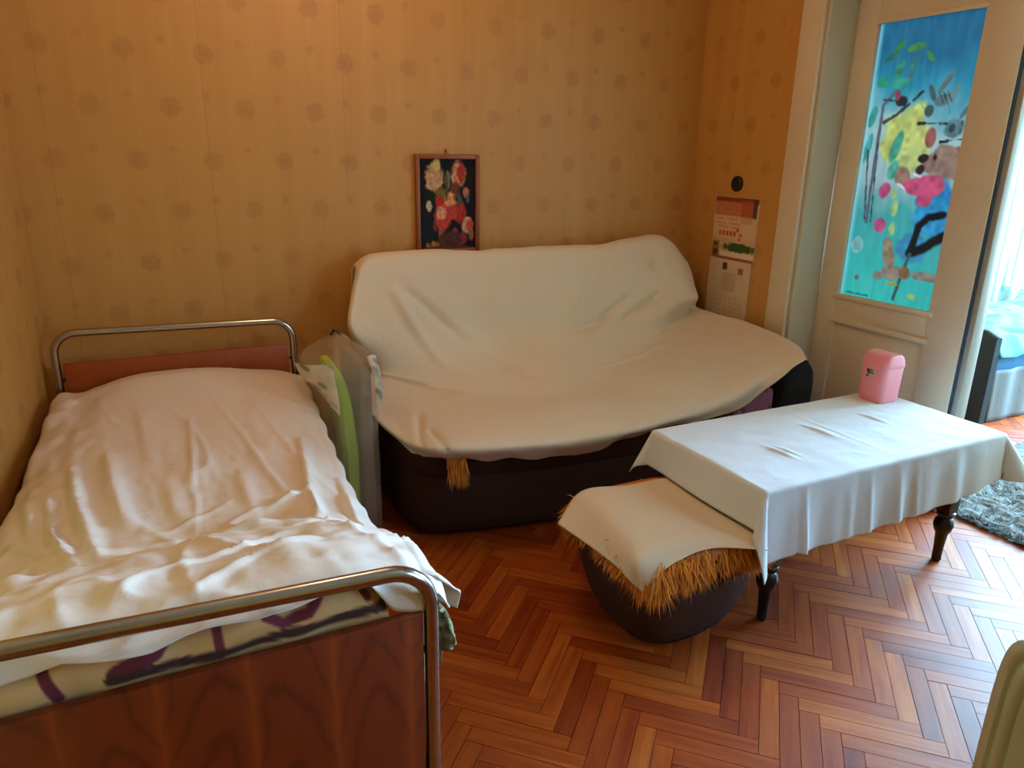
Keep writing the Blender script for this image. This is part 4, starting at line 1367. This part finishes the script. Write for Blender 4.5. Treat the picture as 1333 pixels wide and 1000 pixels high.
pp.append(painted_sheet('canvas', (x0 + w - .002, YB - .012, z1 - w + .002), (x1 - x0 - 2 * w + .004, 0, 0), (0, 0, -(z1 - z0 - 2 * w + .004)), 90, 130, flowers, M['canvas'], None))
adopt(pic, *pp)

cal = thing('wall_calendar', 'paper wall calendar with a red printed upper board on the narrow wall by the door', 'calendar', (XR, 2.82, 0.59))


def cal_up(U, V):
    C_ = np.tile(np.array([206, 176, 140.]), (len(U), 1)) + (8 * fbm(U * 5, V * 7, 2))[:, None]
    def rect(u0, v0, u1, v1, col, a=1.0, sf=.015):
        m_ = np.clip(np.minimum(np.minimum(U - u0, u1 - U), np.minimum(V - v0, v1 - V)) / sf + .5, 0, 1) * a
        C_[:] += (np.array(col, float) - C_) * m_[:, None]
    rect(0, 0, 1, .09, (132, 52, 32))
    rect(0, .07, .7, .30, (186, 110, 72), .8)
    rect(.62, .05, .88, .40, (170, 84, 50), .9)
    rect(.88, .02, .97, .32, (60, 40, 34), .8)
    rect(.0, .30, .97, .66, (212, 188, 150), .7)
    for k, vv in enumerate((.13, .19, .26, .34, .41, .47)):
        for g in range(9):
            u0 = .05 + g * .065
            if (g * 7 + k * 3) % 5:
                rect(u0, vv, u0 + .045, vv + .022, (190, 74, 50), .75, .01)
    for g in range(5):
        rect(.14 + g * .085, .545, .20 + g * .085, .62, (196, 60, 42), .9, .012)
    for dx, dy in ((.54, .50), (.62, .57), (.60, .64)):
        rect(dx, dy, dx + .07, dy + .045, (190, 56, 40), .85, .012)
    q_ = np.sqrt(((U - .66) / .36) ** 2 + ((V - .80) / .075) ** 2) + .25 * vnoise(U * 24, V * 30)
    m_ = np.clip((1 - q_) / .25 + .4, 0, 1)
    C_[:] += (np.array([52, 84, 40.]) - C_) * m_[:, None]
    rect(.0, .72, .18, .97, (150, 110, 50), .9)
    rect(.05, .75, .13, .80, (40, 34, 30), .9)
    rect(.04, .86, .15, .95, (50, 52, 40), .9)
    rect(.22, .88, 1.0, .97, (226, 208, 184), .95)
    rect(0, .965, 1, 1.0, (132, 56, 44), .9)
    return C_


def cal_low(U, V):
    C_ = np.tile(np.array([212, 190, 160.]), (len(U), 1)) + (5 * fbm(U * 4, V * 4, 2))[:, None]
    def rect(u0, v0, u1, v1, col, a=1.0, sf=.015):
        m_ = np.clip(np.minimum(np.minimum(U - u0, u1 - U), np.minimum(V - v0, v1 - V)) / sf + .5, 0, 1) * a
        C_[:] += (np.array(col, float) - C_) * m_[:, None]
    rect(.34, .05, .45, .16, (60, 48, 40), .95)
    rect(.72, .10, .84, .20, (130, 92, 74), .85)
    rect(.36, .20, .68, .50, (186, 164, 138), .8)
    for r_ in range(5):
        for c_ in range(7):
            rect(.10 + c_ * .12, .58 + r_ * .075, .15 + c_ * .12, .605 + r_ * .075, (168, 146, 122), .55, .012)
    return C_


c1 = box('upper_board', (XR - .004, 2.672, .900), (XR - .001, 2.976, 1.204), M['calendar_print'], None, 0)
c2 = painted_sheet('upper_print', (XR - .0046, 2.974, 1.203), (0, -.300, 0), (0, 0, -.302), 80, 80, cal_up, M['calendar_print'], None)
set_print(c1, np.tile(np.array([210, 196, 170.]), (len(c1.data.vertices), 1)))
c3 = box('date_pad', (XR - .010, 2.680, .585), (XR - .001, 2.972, .898), M['calendar_print'], None, 0)
set_print(c3, np.tile(np.array([212, 196, 168.]), (len(c3.data.vertices), 1)))
c4 = painted_sheet('date_print', (XR - .0106, 2.972, .898), (0, -.292, 0), (0, 0, -.313), 80, 80, cal_low, M['calendar_print'], None)
adopt(cal, c1, c2, c3, c4)
rb = bmesh.new()
add_tube(rb, [(XR - .0, 2.838, 1.267), (XR - .010, 2.838, 1.267), (XR - .016, 2.838, 1.267)], [.037, .037, .030], 32)
tag(bm_obj('junction_cover', rb, M['black_plastic']), 'round black junction cover on the wall above the calendar', 'cover')

# ------------------------------------------------------------------ radiator
rad_ = thing('oil_radiator', 'cream finned oil radiator at the near right beside the parquet', 'radiator', (1.5, 0.52, 0))
rk = []
RX = 1.285


def fin_ring(x, hy, hz, yc=.525, zc=.345):
    return [(x, yc + hy * px_, zc + hz * pz_) for px_, pz_, _ in superellipse(0, 0, 1, 1, 0, 5.5, 40)]


for k in range(9):
    x = RX + .048 * k
    secs_ = [fin_ring(x, .068, .252), fin_ring(x + .003, .075, .26), fin_ring(x + .013, .0755, .2605), fin_ring(x + .017, .068, .25)]
    if k == 0:
        secs_ = [fin_ring(x + .002, .020, .17), fin_ring(x + .002, .0245, .178), fin_ring(x + .009, .027, .183), fin_ring(x + .009, .030, .188), fin_ring(x, .0325, .193), fin_ring(x, .049, .222), fin_ring(x + .008, .0515, .226), fin_ring(x + .008, .055, .232), fin_ring(x, .0575, .237), fin_ring(x + .001, .068, .25), fin_ring(x + .006, .075, .26), fin_ring(x + .013, .0755, .2605), fin_ring(x + .017, .068, .25)]
    rk.append(loft('fin', secs_, M['cream_metal'], sharp=75))
for z in (.16, .53):
    rk.append(tube('pipe', [(RX + .006, .525, z), (RX + .39, .525, z)], .022, M['cream_metal'], None, 16))
for x in (RX + .05, RX + .33):
    fbm_ = bmesh.new()
    add_tube(fbm_, [(x, .42, .02), (x, .46, .085), (x, .59, .085), (x, .63, .02)], .010, 10)
    add_tube(fbm_, [(x, .42, .0), (x, .42, .022)], .014, 10)
    add_tube(fbm_, [(x, .63, .0), (x, .63, .022)], .014, 10)
    rk.append(bm_obj('foot', fbm_, M['black_plastic']))
adopt(rad_, *rk)

# ------------------------------------------------------------------ next room: bed and carpet
nb_ = thing('bed', 'bed with a dark brown end board and pale blue bedding seen through the door', 'bed', (5.0, 2.8, 0))
bk = []
ebs = []
for y in np.linspace(2.262, 3.18, 14):
    h = .52 - .03 * max(0, 1 - (y - 2.262) / .05) ** 2
    ebs.append([(4.02, y, 0), (4.07, y, 0), (4.07, y, h - .01), (4.06, y, h), (4.03, y, h), (4.02, y, h - .01)])
bk.append(loft('end_board', ebs, M['dark_board']))
bk.append(box('mattress', (4.08, 2.28, .20), (6.0, 3.16, .40), M['blue_band'], None, .03, 3))
u, v = np.meshgrid(np.linspace(0, 1, 60), np.linspace(0, 1, 12), indexing='ij')
X_ = 4.08 + 1.92 * u
val = np.stack([X_, 2.268 + .008 * np.sin(X_ * 34) * (1 - .3 * v) - .01 * v, .30 - .294 * v], 2)
bk.append(cloth('valance', val, M['grey_valance'], None, .003))
u, v = np.meshgrid(np.linspace(0, 1, 90), np.linspace(0, 1, 60), indexing='ij')
X_ = (4.085 + 1.9 * u)
Y_ = 2.255 + .9 * v
Zb = .405 + .06 * np.clip(1 - np.abs(X_ - 4.6) / .9, 0, 1)
Zb = Zb + (.035 * fbm(X_.ravel() * 5, Y_.ravel() * 5, 3)).reshape(X_.shape) + .02 - .18 * np.clip(1 - v / .06, 0, 1) * (0.4 + .6 * np.sin(X_ * 3) ** 2)
bk.append(cloth('bedding', np.stack([X_, Y_, Zb], 2), M['blue_bedding'], None, .01))
adopt(nb_, *bk)
nx, ny = 150, 170
gx, gy = np.meshgrid(np.linspace(2.86, 4.0, nx), np.linspace(0.15, 1.98, ny), indexing='ij')
gz = .010 + .010 * np.clip(fbm(gx.ravel() * 38, gy.ravel() * 38, 3), -1, 1).reshape(nx, ny) + .006 * fbm(gx.ravel() * 9, gy.ravel() * 9, 2).reshape(nx, ny)
gz = np.maximum(gz, .004)
gx = gx + .015 * fbm(gy.ravel() * 20, gx.ravel() * 3, 2).reshape(nx, ny)
cp = cloth('carpet', np.stack([gx, gy, gz], 2), M['carpet'], None, .006)
tag(cp, 'grey shaggy carpet on the floor beyond the open door', 'carpet')
n = 9000
roots = np.stack([rng.uniform(2.86, 3.6, n), rng.uniform(.9, 1.98, n), np.full(n, .008)], 1)
k = n // 6
roots[:k, 0] = 2.86 + .02 * rng.random(k)
dirs = np.stack([rng.normal(-.25, .6, n), rng.normal(-.2, .6, n), .25 + .3 * rng.random(n)], 1)
dirs /= np.linalg.norm(dirs, axis=1, keepdims=True)
A, F_ = blades(roots, dirs, rng.uniform(.025, .05, n), rng.uniform(.0016, .003, n), 9, .4)
A[:, 2] = np.maximum(A[:, 2], .002)
stuff(mesh_obj('pile', A, F_, M['carpet'], cp))
